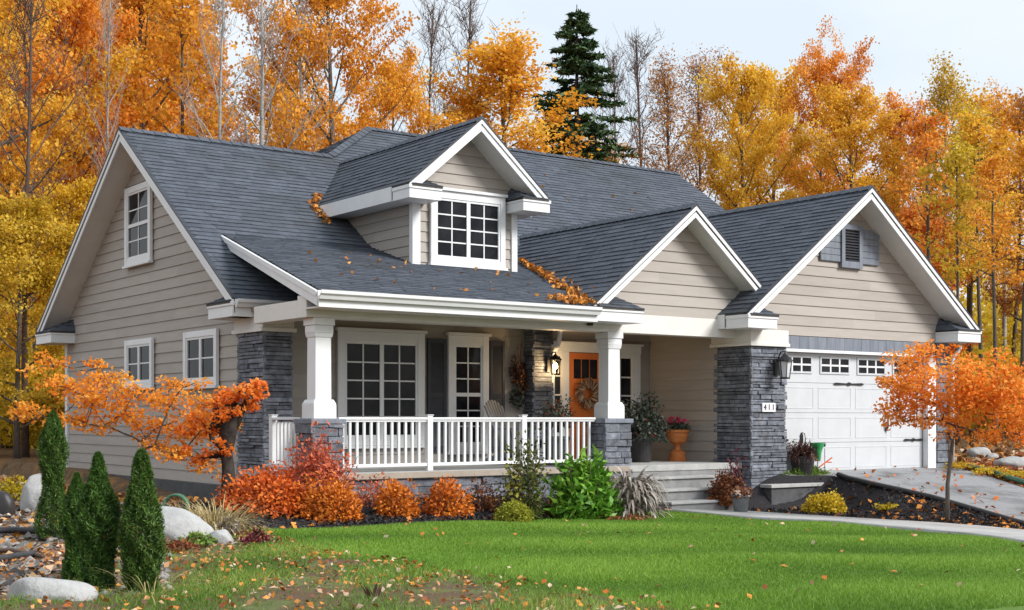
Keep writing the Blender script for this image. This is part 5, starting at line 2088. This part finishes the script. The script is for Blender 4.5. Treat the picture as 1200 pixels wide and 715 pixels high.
lv = dome_leaves
URN = [(.155, 0), (.16, .05), (.13, .07), (.135, .16), (.06, .20), (.05, .25), (.06, .28), (.15, .34), (.185, .44), (.19, .50), (.215, .505), (.215, .545), (.19, .55), (.18, .52)]
a = lv((0, 0, .53), .22, .20, .20, 500, .05, 201)
b = lv((0, 0, .68), .21, .19, .09, 110, .065, 202, up=1.5)
pot('flower_urn', (16.12, 17.15, PF), URN, 'terracotta', 'terracotta pedestal urn with pink flowers on the porch', 'flower urn', [('foliage', *a, 'leaf_dark', 4), ('flowers', *b, 'petal_pink', 4)])
a = lv((0, 0, .42), .42, .38, .66, 2600, .062, 203, lump=.3)
b = lv((0, 0, .40), .38, .34, .45, 16, .14, 204)
pot('potted_shrub', (15.22, 17.1, PF), [(.17, 0), (.22, .38), (.24, .40), (.24, .44), (.21, .44)], 'darkpot', 'large dark leafy potted shrub with red blooms beside the right column', 'potted plant', [('foliage', *a, 'leaf_dark', 4), ('flowers', *b, 'petal_red', 4)])
a = lv((0, 0, .62), .34, .28, .44, 1100, .05, 205, lump=.25)
b = lv((0, 0, .64), .32, .26, .44, 300, .05, 206)
pot('potted_mum', (13.15, 16.75, PF), [(.14, 0), (.19, .40), (.21, .41), (.21, .46), (.18, .46)], 'greypot', 'potted plant of dusty rust flowers just behind the railing by the door', 'potted plant', [('foliage', *a, 'leaf_dark', 4), ('flowers', *b, 'leaf_rust', 4)])
x, y = at(868, 20.6)
a = lv((0, 0, .28), .18, .16, .15, 300, .05, 207)
b = lv((0, 0, .30), .18, .16, .15, 150, .05, 208)
pot('flower_pot', (x, y, hz(x, y)), [(.10, 0), (.135, .28), (.15, .285), (.15, .315), (.13, .315)], 'greypot', 'small grey pot of peach flowers on the ground at the garage pillar', 'flower pot', [('foliage', *a, 'leaf_rust', 4), ('flowers', *b, 'petal_mix', 4)])
# dark pot before the garage door
px_, py_ = 17.75, 15.75
a = ribbons([((random.gauss(0, .05), random.gauss(0, .05), .36), random.uniform(0, 6.28), random.uniform(.22, .46), .022, random.uniform(.3, 1.5), random.uniform(.8, 2.2), random.random()) for _ in range(420)], None, 5)
b = lv((0, 0, .46), .26, .22, .20, 520, .045, 210, flatbase=False)
pot('planter_pot', (px_, py_, .50), [(.12, 0), (.16, .10), (.20, .28), (.20, .36), (.215, .365), (.215, .395), (.18, .395)], 'darkpot', 'black pot of withered plum brown plants before the garage door', 'planter',
    [('foliage', *a, 'leaf_plum', 4), ('dry_leaves', *b, 'leaf_plum', 4)])
# green funnel on a stake
r = empty('rain_gauge', (18.05, 15.68, .50), 'green plastic funnel on thin wire stakes beside the black pot', 'garden ornament')
w = MB()
w.lathe([(.045, .30), (.055, .32), (.075, .46), (.12, .60), (.125, .62), (.115, .62), (.07, .47), (.045, .33)], (18.05, 15.68, .50), 16)
w.build('funnel', M['greenpl'], r, smooth=False)
w = MB()
w.tube([(18.05, 15.68, .42), (18.05, 15.68, .82)], .007, 6)
w.tube([(18.22, 15.66, .42), (18.22, 15.66, 1.02)], .006, 6)
w.tube([(18.05, 15.66, 1.08), (18.20, 15.66, 1.09)], .006, 6)
w.lathe([(.03, 0), (.04, .03), (.03, .07)], (18.19, 15.66, 1.05), 8)
w.build('stake', M['black'], r)
w = MB()
w.tube([(18.06, 15.64, .70), (18.2, 15.62, .78), (18.34, 15.6, .86)], .014, 6)
w.tube([(18.2, 15.62, .78), (18.33, 15.6, .78)], .010, 6)
w.build('branch_tip', M['redpl'], r)
r = empty('garden_hook', (17.86, 15.9 - .12, .5), 'black iron shepherd hook behind the withered pot', 'garden hook')
w = MB()
w.tube([(17.86, 15.78, .4), (17.86, 15.78, 1.18), (17.84, 15.78, 1.28), (17.78, 15.78, 1.30), (17.75, 15.78, 1.22)], .008, 6)
w.build('rod', M['black'], r)
w = MB()
w.prism([(17.75, 15.775, 1.08), (17.80, 15.775, 1.14), (17.80, 15.775, 1.26), (17.76, 15.775, 1.30), (17.72, 15.775, 1.24)], (0, .02, 0))
w.build('iron_leaf', M['black'], r)


# Adirondack chair behind the railing
def chair(c, rz, label):
    r = empty('adirondack_chair', c, label, 'chair', rz=0)
    cs, sn = math.cos(rz), math.sin(rz)
    T = lambda x, y, z: (c[0] + x * cs - y * sn, c[1] + x * sn + y * cs, c[2] + z)

    def slab(mb, p0, p1, wd, th, up):
        mb.bar(T(*p0), T(*p1), wd, th, up)
    # local: seat faces -y
    for sx in (-.26, .26):
        w = MB()
        slab(w, (sx, -.36, 0), (sx, -.36, .56), .09, .03, (cs, sn, 0))
        w.build('leg', M['chair'], r)
        w = MB()
        slab(w, (sx * .92, -.36, .36), (sx * .92, .50, .03), .03, .11, (0, 0, 1))
        w.build('leg', M['chair'], r)
        w = MB()
        slab(w, (sx * 1.12, -.42, .575), (sx * 1.12, .34, .575), .13, .025, (0, 0, 1))
        w.build('armrest', M['chair'], r)
    w = MB()
    for k in range(6):
        y0 = -.36 + k * .095
        z0 = .395 - k * .036
        slab(w, (-.27, y0, z0), (.27, y0, z0), .085, .02, (0, .2, 1))
    w.build('seat', M['chair'], r)
    w = MB()
    for k in range(7):
        x0 = (k - 3) * .082
        top = .98 - .012 * (k - 3) ** 2
        slab(w, (x0 * .88, .16, .20), (x0 * 1.08, .16 + top * .36, .20 + top * .86), .070, .02, V((-sn, cs, 0)))
    slab(w, (-.26, .33, .56), (.26, .33, .56), .03, .06, (0, 0, 1))
    slab(w, (-.25, .45, .84), (.25, .45, .84), .02, .05, (0, 0, 1))
    w.build('backrest', M['chair'], r)


chair((12.86, 17.38, PF), 0.45, 'grey slatted wooden chair on the porch behind the railing')

# dried swag on the wall, wreath on the door
r = empty('flower_swag', (13.47, 18.22, 2.2), 'hanging dried flower swag on the siding beside the dark pilaster', 'swag')
a = lv((0, 0, .12), .16, .10, .27, 420, .06, 220, flatbase=False)
b = lv((-.02, 0, -.30), .13, .09, .20, 260, .06, 221, flatbase=False)
c_ = lv((.06, -.02, .02), .14, .09, .22, 170, .06, 222, flatbase=False)
mesh_obj('dried_flowers', fast_mesh('dried_flowers', *[a[0], 4, M['leaf_plum'], a[1]]), r)
mesh_obj('ivy', fast_mesh('ivy', b[0], 4, M['leaf_dark'], b[1]), r)
mesh_obj('red_leaves', fast_mesh('red_leaves', c_[0], 4, M['leaf_rust'], c_[1]), r)
w = MB()
rs = random.Random(77)
for _ in range(16):
    w.tube([(13.47, 18.2, 1.95), (13.47 + rs.uniform(-.05, .05), 18.18, 2.3), (13.44 + rs.uniform(-.14, .10), 18.16, rs.uniform(2.5, 2.85))], .006, 4)
w.build('twigs', M['twig'], r)
r = empty('door_wreath', (14.95, 18.18, 1.98), 'round wreath of dried grasses hanging on the orange door', 'wreath')
sp = []
for _ in range(420):
    a = random.uniform(0, 6.283)
    sp.append((a, random.uniform(.10, .17), random.uniform(.08, .15)))
vs, tn = [], []
for a, r0, ln in sp:
    d = np.array([math.cos(a + .5), random.uniform(-.35, .1), math.sin(a + .5)])
    s_ = np.array([-math.sin(a + .5), 0, math.cos(a + .5)]) * .010
    p = np.array([math.cos(a) * r0, random.uniform(-.04, .04), math.sin(a) * r0])
    vs += [p - s_, p + s_, p + d * ln + s_, p + d * ln - s_]
    tn.append(random.random())
mesh_obj('grasses', fast_mesh('grasses', np.array(vs), 4, M['cone_brown'], np.array(tn)), r)
w = MB()
P = [(14.95 + .13 * math.cos(a), 18.19, 1.98 + .13 * math.sin(a)) for a in np.linspace(0, 6.283, 20)]
w.tube(P, .022, 6, cap=False)
w.build('ring', M['twig'], r)
# front walk light fitting on the beam corner
w = MB()
w.box(13.18, 13.26, 15.99, 16.05, 2.98, 3.08)
w.box(13.20, 13.24, 16.05, 16.075, 3.0, 3.06)
w.build('floodlight', M['black'], house, bevel=0.006)

# ---- leaves caught on the roof
rng = np.random.default_rng(9)
P, tn = [], []
for _ in range(340):
    f = rng.random()
    yv = 16.0 + 3.3 * f ** 0.9
    xv = 13.0 + (pgz(13.0) and 0) + ((shedz(yv) - pgz(13.0)) / PSL) + rng.normal() * 0.04 * (2.2 - 1.7 * f) - 0.05
    z = max(shedz(yv), PAZ - PSL * abs(xv - PA)) + 0.03 + 0.05 * rng.random()
    P.append((xv, yv, z))
for _ in range(170):
    xv = 12.75 + rng.normal() * 0.2
    yv = 15.62 + rng.random() * 0.45
    P.append((min(xv, 13.2), yv, shedz(yv) + 0.03 + .05 * rng.random()))
for _ in range(90):
    yv = 20.2 + rng.random() * 1.0
    zz = mainz(yv)
    xv = DL - 0.02 - rng.random() * .18 + max(0, (zz - dgz(DL)) / DSL)
    P.append((xv, yv, zz + .04))
for _ in range(34):
    yv = 16 + rng.random() * 3
    P.append((9 + rng.random() * 4, yv, shedz(yv) + .03))
for _ in range(24):
    yv = 20 + rng.random() * 3
    P.append((15.5 + rng.random() * 5, yv, mainz(yv) + .03))
P = np.array(P)
o = mesh_obj('roof_leaves', fast_mesh('roof_leaves', leaf_verts(P, np.full(len(P), .085), rng, up=1.0, aspect=.75), 4, M['litter_warm'], rng.random(len(P))))
o['kind'] = 'stuff'

# ================================================================== FOREST
VAR = {}


def variant(key, data, bark):
    tr, vs, tn = data
    VAR[key] = (mesh_from_mb('trunk', tr, M[bark]), None if vs is None else (vs, tn), {})


variant('wide', broadleaf(301, 14, 4.8, .16, .19, 36, 44000, .115, sigma=.46, flat=.55, subs=6), 'bark')
variant('wide_b', broadleaf(302, 13, 4.2, .14, .17, 34, 37000, .115, sigma=.46, flat=.55, lean=.5, subs=6), 'bark')
variant('round', broadleaf(303, 12.5, 3.4, .18, .15, 32, 26000, .112, sigma=.44, flat=.55, subs=6), 'bark')
variant('narrow', broadleaf(304, 13.5, 2.3, .22, .12, 34, 21000, .11, sigma=.44, flat=.5, subs=5), 'bark')
variant('aspen', broadleaf(305, 13, 2.4, .34, .12, 28, 9000, .11, sigma=.5, flat=.8, subs=5, bare=.1, upl=.9), 'palebark')
variant('aspen_b', broadleaf(306, 12.5, 2.1, .42, .11, 24, 6500, .11, sigma=.5, flat=.8, subs=5, bare=.15, upl=1.0), 'bark')
variant('sparse', broadleaf(307, 12.5, 2.6, .22, .09, 36, 8000, .075, sigma=.45, flat=.9, subs=7, bare=.15, upl=1.0, twigs=1), 'twig')
variant('bare', broadleaf(308, 14, 3.6, .28, .12, 26, 0, .1, subs=7, upl=.95, twigs=3, conic=.5), 'palebark')
variant('bare_b', broadleaf(309, 14, 2.8, .30, .065, 26, 0, .1, subs=8, upl=1.1, twigs=4, conic=.4), 'twig')
variant('pole', broadleaf(310, 15, 1.9, .55, .13, 16, 2600, .16, sigma=.55, flat=.6, subs=4, bare=.1), 'bark')
variant('pole_b', broadleaf(311, 14, 1.7, .5, .10, 16, 2600, .16, sigma=.55, flat=.6, subs=4, bare=.1, lean=.8), 'bark')
variant('low', broadleaf(312, 7.5, 3.0, .08, .09, 24, 26000, .10, sigma=.5, flat=.4), 'bark')
variant('spruce', spruce(313, 15.5, 4.0), 'bark')


def forest_tree(name, px, D, var, mat, ytop, label, cat='tree', group='autumn trees behind the house', rz=0.0, sx=1.0):
    tm, leaves, cache = VAR[var]
    base = {'wide': 14, 'wide_b': 13, 'round': 12.5, 'narrow': 13.5, 'aspen': 13, 'aspen_b': 12.5, 'sparse': 12.5, 'bare': 14, 'bare_b': 14, 'pole': 15, 'pole_b': 14, 'low': 7.5, 'spruce': 15.5}[var]
    x, y = at(px, D)
    H = (CZ - hz(x, y) + (490 - ytop) * D / 1572.0) / 0.985
    cm = None
    if leaves is not None:
        if mat not in cache:
            cache[mat] = fast_mesh('crown', leaves[0], 4, M[mat], leaves[1])
        cm = cache[mat]
    s = H / base
    r = tree_things(name, x, y, (tm, cm, None), mat, None, label, cat, group, rz, s)
    r.scale = (s * sx, s * sx, s)
    return r


TREES = [
    # px, depth, variant, leaves, height, turn, width, label
    (-35, 34, 'wide', 'leaf_amber', -90, .3, .8, 'golden maple cut off by the left edge, nearest of the woodland trees'),
    (28, 44, 'aspen', 'leaf_amber', -110, 1.1, 1.1, 'tall thinly leaved golden tree at the left edge'),
    (92, 42, 'wide_b', 'leaf_orange', -25, 2.0, .75, 'full orange maple just left of the side gable peak'),
    (60, 52, 'round', 'leaf_amber', -90, .7, 1.0, 'tall amber tree rising behind the orange maple by the side gable'),
    (165, 46, 'wide', 'leaf_orange', -60, 2.9, .75, 'bright orange maple above the side gable peak'),
    (140, 58, 'round', 'leaf_brown', -110, 1.9, 1.0, 'russet tree topmost behind the side gable'),
    (228, 52, 'round', 'leaf_orange', 35, 4.1, .8, 'orange tree between the side gable peak and the pale bare trees'),
    (330, 46, 'round', 'leaf_amber', 70, .2, .9, 'low amber tree behind the pale bare trunks'),
    (388, 37, 'wide', 'leaf_orange', -70, 1.4, .70, 'largest orange maple, above the left half of the main ridge'),
    (452, 43, 'wide_b', 'leaf_orange', 62, 5.0, .55, 'orange maple sloping down to the gap of sky behind the dormer'),
    (592, 39, 'narrow', 'leaf_orange', 26, .9, 1.3, 'orange maple directly behind the dormer peak'),
    (640, 47, 'round', 'leaf_orange', 177, 2.2, .75, 'small orange tree in front of the spruce foot'),
    (545, 55, 'round', 'leaf_brown', 110, 3.3, .8, 'russet tree low behind the dormer roof'),
    (700, 54, 'round', 'leaf_amber', 162, 1.0, .7, 'small amber tree right of the spruce foot'),
    (785, 41, 'sparse', 'leaf_brown', 66, .5, 1.0, 'sparse russet tree with bare twigs right of the spruce'),
    (822, 48, 'sparse', 'leaf_brown', 59, 2.5, .9, 'second sparse russet tree, touching the amber maple'),
    (868, 42, 'wide_b', 'leaf_amber', 64, .4, .66, 'dense amber maple above the porch gable'),
    (905, 56, 'round', 'leaf_amber', 82, 2.4, .8, 'taller amber tree behind the dense amber maple'),
    (962, 48, 'wide', 'leaf_red', 58, 3.6, .58, 'red topped maple in the middle of the right hand woods'),
    (1000, 41, 'round', 'leaf_amber', 96, 5.2, .9, 'amber tree directly behind the garage ridge'),
    (1052, 45, 'round', 'leaf_orange', 112, .8, .72, 'orange tree right of the garage gable peak'),
    (1078, 38, 'low', 'leaf_red', 239, 2.2, .75, 'small red orange tree low behind the right slope of the garage roof'),
    (1106, 39, 'aspen', 'leaf_olive', 70, .4, .8, 'tall slim yellow green aspen at the right'),
    (1138, 40, 'aspen_b', 'leaf_olive', 119, 2.6, .9, 'shorter yellow green aspen beside the tall slim one'),
    (1176, 42, 'aspen', 'leaf_orange', 104, 1.7, .85, 'thin orange tree near the right edge'),
    (1225, 38, 'round', 'leaf_brown', 94, .9, .8, 'russet tree cut off by the right edge'),
    (20, 30, 'low', 'leaf_olive', 235, .5, .9, 'low olive gold tree at the left edge beside the house'),
    (78, 33, 'low', 'leaf_amber', 215, 2.8, .7, 'low golden tree against the left eave'),
]
for (px, D, var, lm, H, rz, sx, lab) in TREES:
    forest_tree('maple_tree' if var in ('wide', 'wide_b', 'round', 'narrow', 'low') else 'slender_tree', px, D, var, lm, H, lab, rz=rz, sx=sx)
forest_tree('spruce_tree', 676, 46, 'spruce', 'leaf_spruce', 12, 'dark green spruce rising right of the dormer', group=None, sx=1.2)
BARE = [
    (262, 33, 'bare', -40, .4, .8, 'pale bare tree standing straight behind the ridge, left of the leaning pair'),
    (305, 34, 'bare', -30, 2.2, 1.1, 'pale bare tree with spreading limbs behind the ridge'),
    (350, 36, 'bare', -40, 4.0, .8, 'grey bare tree among the leaves of the largest orange maple'),
    (505, 50, 'bare_b', -20, .7, 1.0, 'thin leafless tree in the gap of sky left of the dormer peak'),
    (545, 54, 'bare_b', -30, 2.0, 1.0, 'faint leafless tree just behind the dormer maple'),
    (718, 50, 'bare_b', 38, 3.0, .9, 'thin leafless tree immediately right of the spruce'),
    (752, 52, 'bare_b', 20, 5.0, 1.1, 'twiggy leafless tree between the spruce and the russet trees'),
    (128, 36, 'bare', -30, 1.2, .6, 'grey bare trunk left of the side gable peak'),
    (30, 31, 'bare_b', -60, 3.0, 1.2, 'dark bare trunk among the golden leaves at the left edge'),
]
for (px, D, var, H, rz, sx, lab) in BARE:
    forest_tree('bare_tree', px, D, var, None, H, lab, group='leafless trees', rz=rz, sx=sx)
POLES = [
    (1087, 34, 'pole', 'leaf_orange', 120, 'thin trunked tree touching the right garage eave'),
    (1122, 31, 'pole_b', 'leaf_olive', 150, 'thin pole like tree behind the driveway maple, leaning slightly'),
    (1136, 44, 'pole', 'leaf_amber', 95, 'straight amber topped pole tree deep in the right woods'),
    (1152, 36, 'pole_b', 'leaf_amber', 120, 'amber pole tree above the pale stones on the bank'),
    (1166, 30, 'pole', 'leaf_orange', 170, 'orange pole tree nearest the bank at the right'),
    (1184, 40, 'pole_b', 'leaf_orange', 100, 'darker pole tree second from the right edge'),
    (1199, 33, 'pole', 'leaf_amber', 150, 'pole tree half cut by the right edge'),
    (8, 37, 'pole', 'leaf_orange', -60, 'straight dark trunked tree at the extreme left'),
    (48, 40, 'pole_b', 'leaf_amber', -60, 'straight trunked amber tree left of the side gable'),
    (110, 48, 'pole', 'leaf_orange', -60, 'straight trunked orange tree behind the full orange maple'),
    (195, 40, 'pole_b', 'leaf_orange', -40, 'dark stemmed orange tree just right of the side gable peak'),
]
for i, (px, D, var, lm, H, lab) in enumerate(POLES):
    forest_tree('pole_tree', px, D, var, lm, H, lab, group='straight trunked woodland trees', rz=i * 1.3)

# far wood that reads as one mass
rng = np.random.default_rng(55)
NC = 420
px = rng.uniform(-500, 1750, NC)
D = rng.uniform(62, 95, NC)
t = (px - 600) / 1572
cx, cy = D * (FWD[0] + t * RGT[0]), D * (FWD[1] + t * RGT[1])
ch = rng.uniform(3, 11, NC)
per = 300
C = np.repeat(np.stack([cx, cy, height(cx, cy) + ch * 0.55], axis=1), per, axis=0)
d = norm(rng.normal(size=(NC * per, 3))) * rng.random((NC * per, 1)) ** .4
P = C + d * np.stack([np.full(NC * per, 2.4), np.full(NC * per, 2.4), np.repeat(ch * .55, per)], axis=1)
tn = np.repeat(rng.normal(size=NC) * .2 + .45, per) + .15 * rng.normal(size=NC * per)
o = mesh_obj('far_woods', fast_mesh('far_woods', leaf_verts(P, np.full(len(P), .32), rng, up=.6, aspect=.8), 4, M['leaf_olive'], tn))
o['kind'] = 'stuff'
o['label'] = 'far autumn woodland seen as one mass between the nearer trees'
# understorey at both flanks
rng = np.random.default_rng(56)
cx, cy, ch = [], [], []
for (a, b, d0, d1, n) in ((-120, 120, 31, 50, 60), (1150, 1420, 30, 55, 46), (60, 1180, 50, 62, 120)):
    for _ in range(n):
        x, y = at(rng.uniform(a, b), rng.uniform(d0, d1))
        if 8 < x < 22.6 and y < 31:
            continue
        cx.append(x)
        cy.append(y)
        ch.append(rng.uniform(.5, 1.5))
cx, cy, ch = map(np.array, (cx, cy, ch))
per = 420
C = np.repeat(np.stack([cx, cy, height(cx, cy) + ch], axis=1), per, axis=0)
d = norm(rng.normal(size=(len(C), 3))) * rng.random((len(C), 1)) ** .4
P = C + d * np.stack([np.full(len(C), 1.1), np.full(len(C), 1.1), np.repeat(ch, per)], axis=1)
tn = np.repeat(rng.normal(size=len(cx)) * .2 + .4, per) + .15 * rng.normal(size=len(C))
o = mesh_obj('understorey', fast_mesh('understorey', leaf_verts(P, np.full(len(P), .16), rng, up=.6, aspect=.7), 4, M['leaf_olive'], tn))
o['kind'] = 'stuff'

# ================================================================== SKY, SUN, CAMERA
SUN_EL, SUN_AZ = 34.0, 148.0          # azimuth measured clockwise from +y (towards the viewer's right, in front of the house)
wd = bpy.data.worlds.new('World')
scene.world = wd
wd.use_nodes = True
nt = wd.node_tree
for n in list(nt.nodes):
    nt.nodes.remove(n)
L = nt.links.new
out = nt.nodes.new('ShaderNodeOutputWorld')
bg = nt.nodes.new('ShaderNodeBackground')
bg.inputs['Strength'].default_value = 0.12
sky = nt.nodes.new('ShaderNodeTexSky')
sky.sky_type = 'NISHITA'
sky.sun_disc = False
sky.sun_elevation = math.radians(SUN_EL)
sky.sun_rotation = math.radians(SUN_AZ)
sky.dust_density = 2.0
tc = nt.nodes.new('ShaderNodeTexCoord')
mp = nt.nodes.new('ShaderNodeMapping')
mp.inputs['Scale'].default_value = (1.0, 1.0, 3.2)
L(tc.outputs['Generated'], mp.inputs['Vector'])
no = nt.nodes.new('ShaderNodeTexNoise')
no.inputs['Scale'].default_value = 2.1
no.inputs['Detail'].default_value = 5.0
no.inputs['Roughness'].default_value = 0.5
L(mp.outputs['Vector'], no.inputs['Vector'])
rp = nt.nodes.new('ShaderNodeValToRGB')
rp.color_ramp.elements[0].position = 0.36
rp.color_ramp.elements[1].position = 0.66
rp.color_ramp.elements[0].color = (4.7, 5.25, 5.75, 1)
rp.color_ramp.elements[1].color = (5.9, 6.05, 6.15, 1)
L(no.outputs['Fac'], rp.inputs['Fac'])
# an overcast sky is about three times brighter overhead than at the horizon
sx_ = nt.nodes.new('ShaderNodeSeparateXYZ')
L(tc.outputs['Generated'], sx_.inputs[0])
mr_ = nt.nodes.new('ShaderNodeMapRange')
mr_.inputs[1].default_value, mr_.inputs[2].default_value = 0.18, 1.0
mr_.inputs[3].default_value, mr_.inputs[4].default_value = 1.0, 1.3
L(sx_.outputs[2], mr_.inputs[0])
vm_ = nt.nodes.new('ShaderNodeVectorMath')
vm_.operation = 'SCALE'
L(rp.outputs['Color'], vm_.inputs[0])
L(mr_.outputs[0], vm_.inputs['Scale'])
mx = nt.nodes.new('ShaderNodeMix')
mx.data_type = 'RGBA'
mx.inputs[0].default_value = 0.90
L(sky.outputs['Color'], mx.inputs[6])
L(vm_.outputs[0], mx.inputs[7])
L(mx.outputs[2], bg.inputs['Color'])
L(bg.outputs[0], out.inputs[0])

sl = bpy.data.lights.new('sun', 'SUN')
sl.energy = 3.0
sl.angle = math.radians(20)
sl.color = (1.0, 0.975, 0.94)
so = bpy.data.objects.new('sun', sl)
COL.objects.link(so)
az, el = math.radians(SUN_AZ), math.radians(SUN_EL)
sd = V((math.sin(az) * math.cos(el), math.cos(az) * math.cos(el), math.sin(el)))
so.rotation_euler = sd.to_track_quat('Z', 'Y').to_euler()
so.location = (0, 0, 30)

cd = bpy.data.cameras.new('camera')
cam = bpy.data.objects.new('camera', cd)
COL.objects.link(cam)
cam.location = (0, 0, CZ)
cam.rotation_euler = (math.pi / 2, 0, math.atan2(-FWD[0], FWD[1]))
cd.sensor_width = 36.0
cd.lens = 36.0 * 1572 / 1200
cd.shift_y = (490 - 357.5) / 1200.0
cd.clip_start = 0.1
cd.clip_end = 2000
scene.camera = cam

scene.view_settings.view_transform = 'Standard'
scene.view_settings.look = 'None'
scene.view_settings.exposure = 0.55
scene.view_settings.gamma = 1.0
scene.cycles.use_denoising = True
scene.cycles.max_bounces = 6
scene.cycles.diffuse_bounces = 3
scene.cycles.transmission_bounces = 3
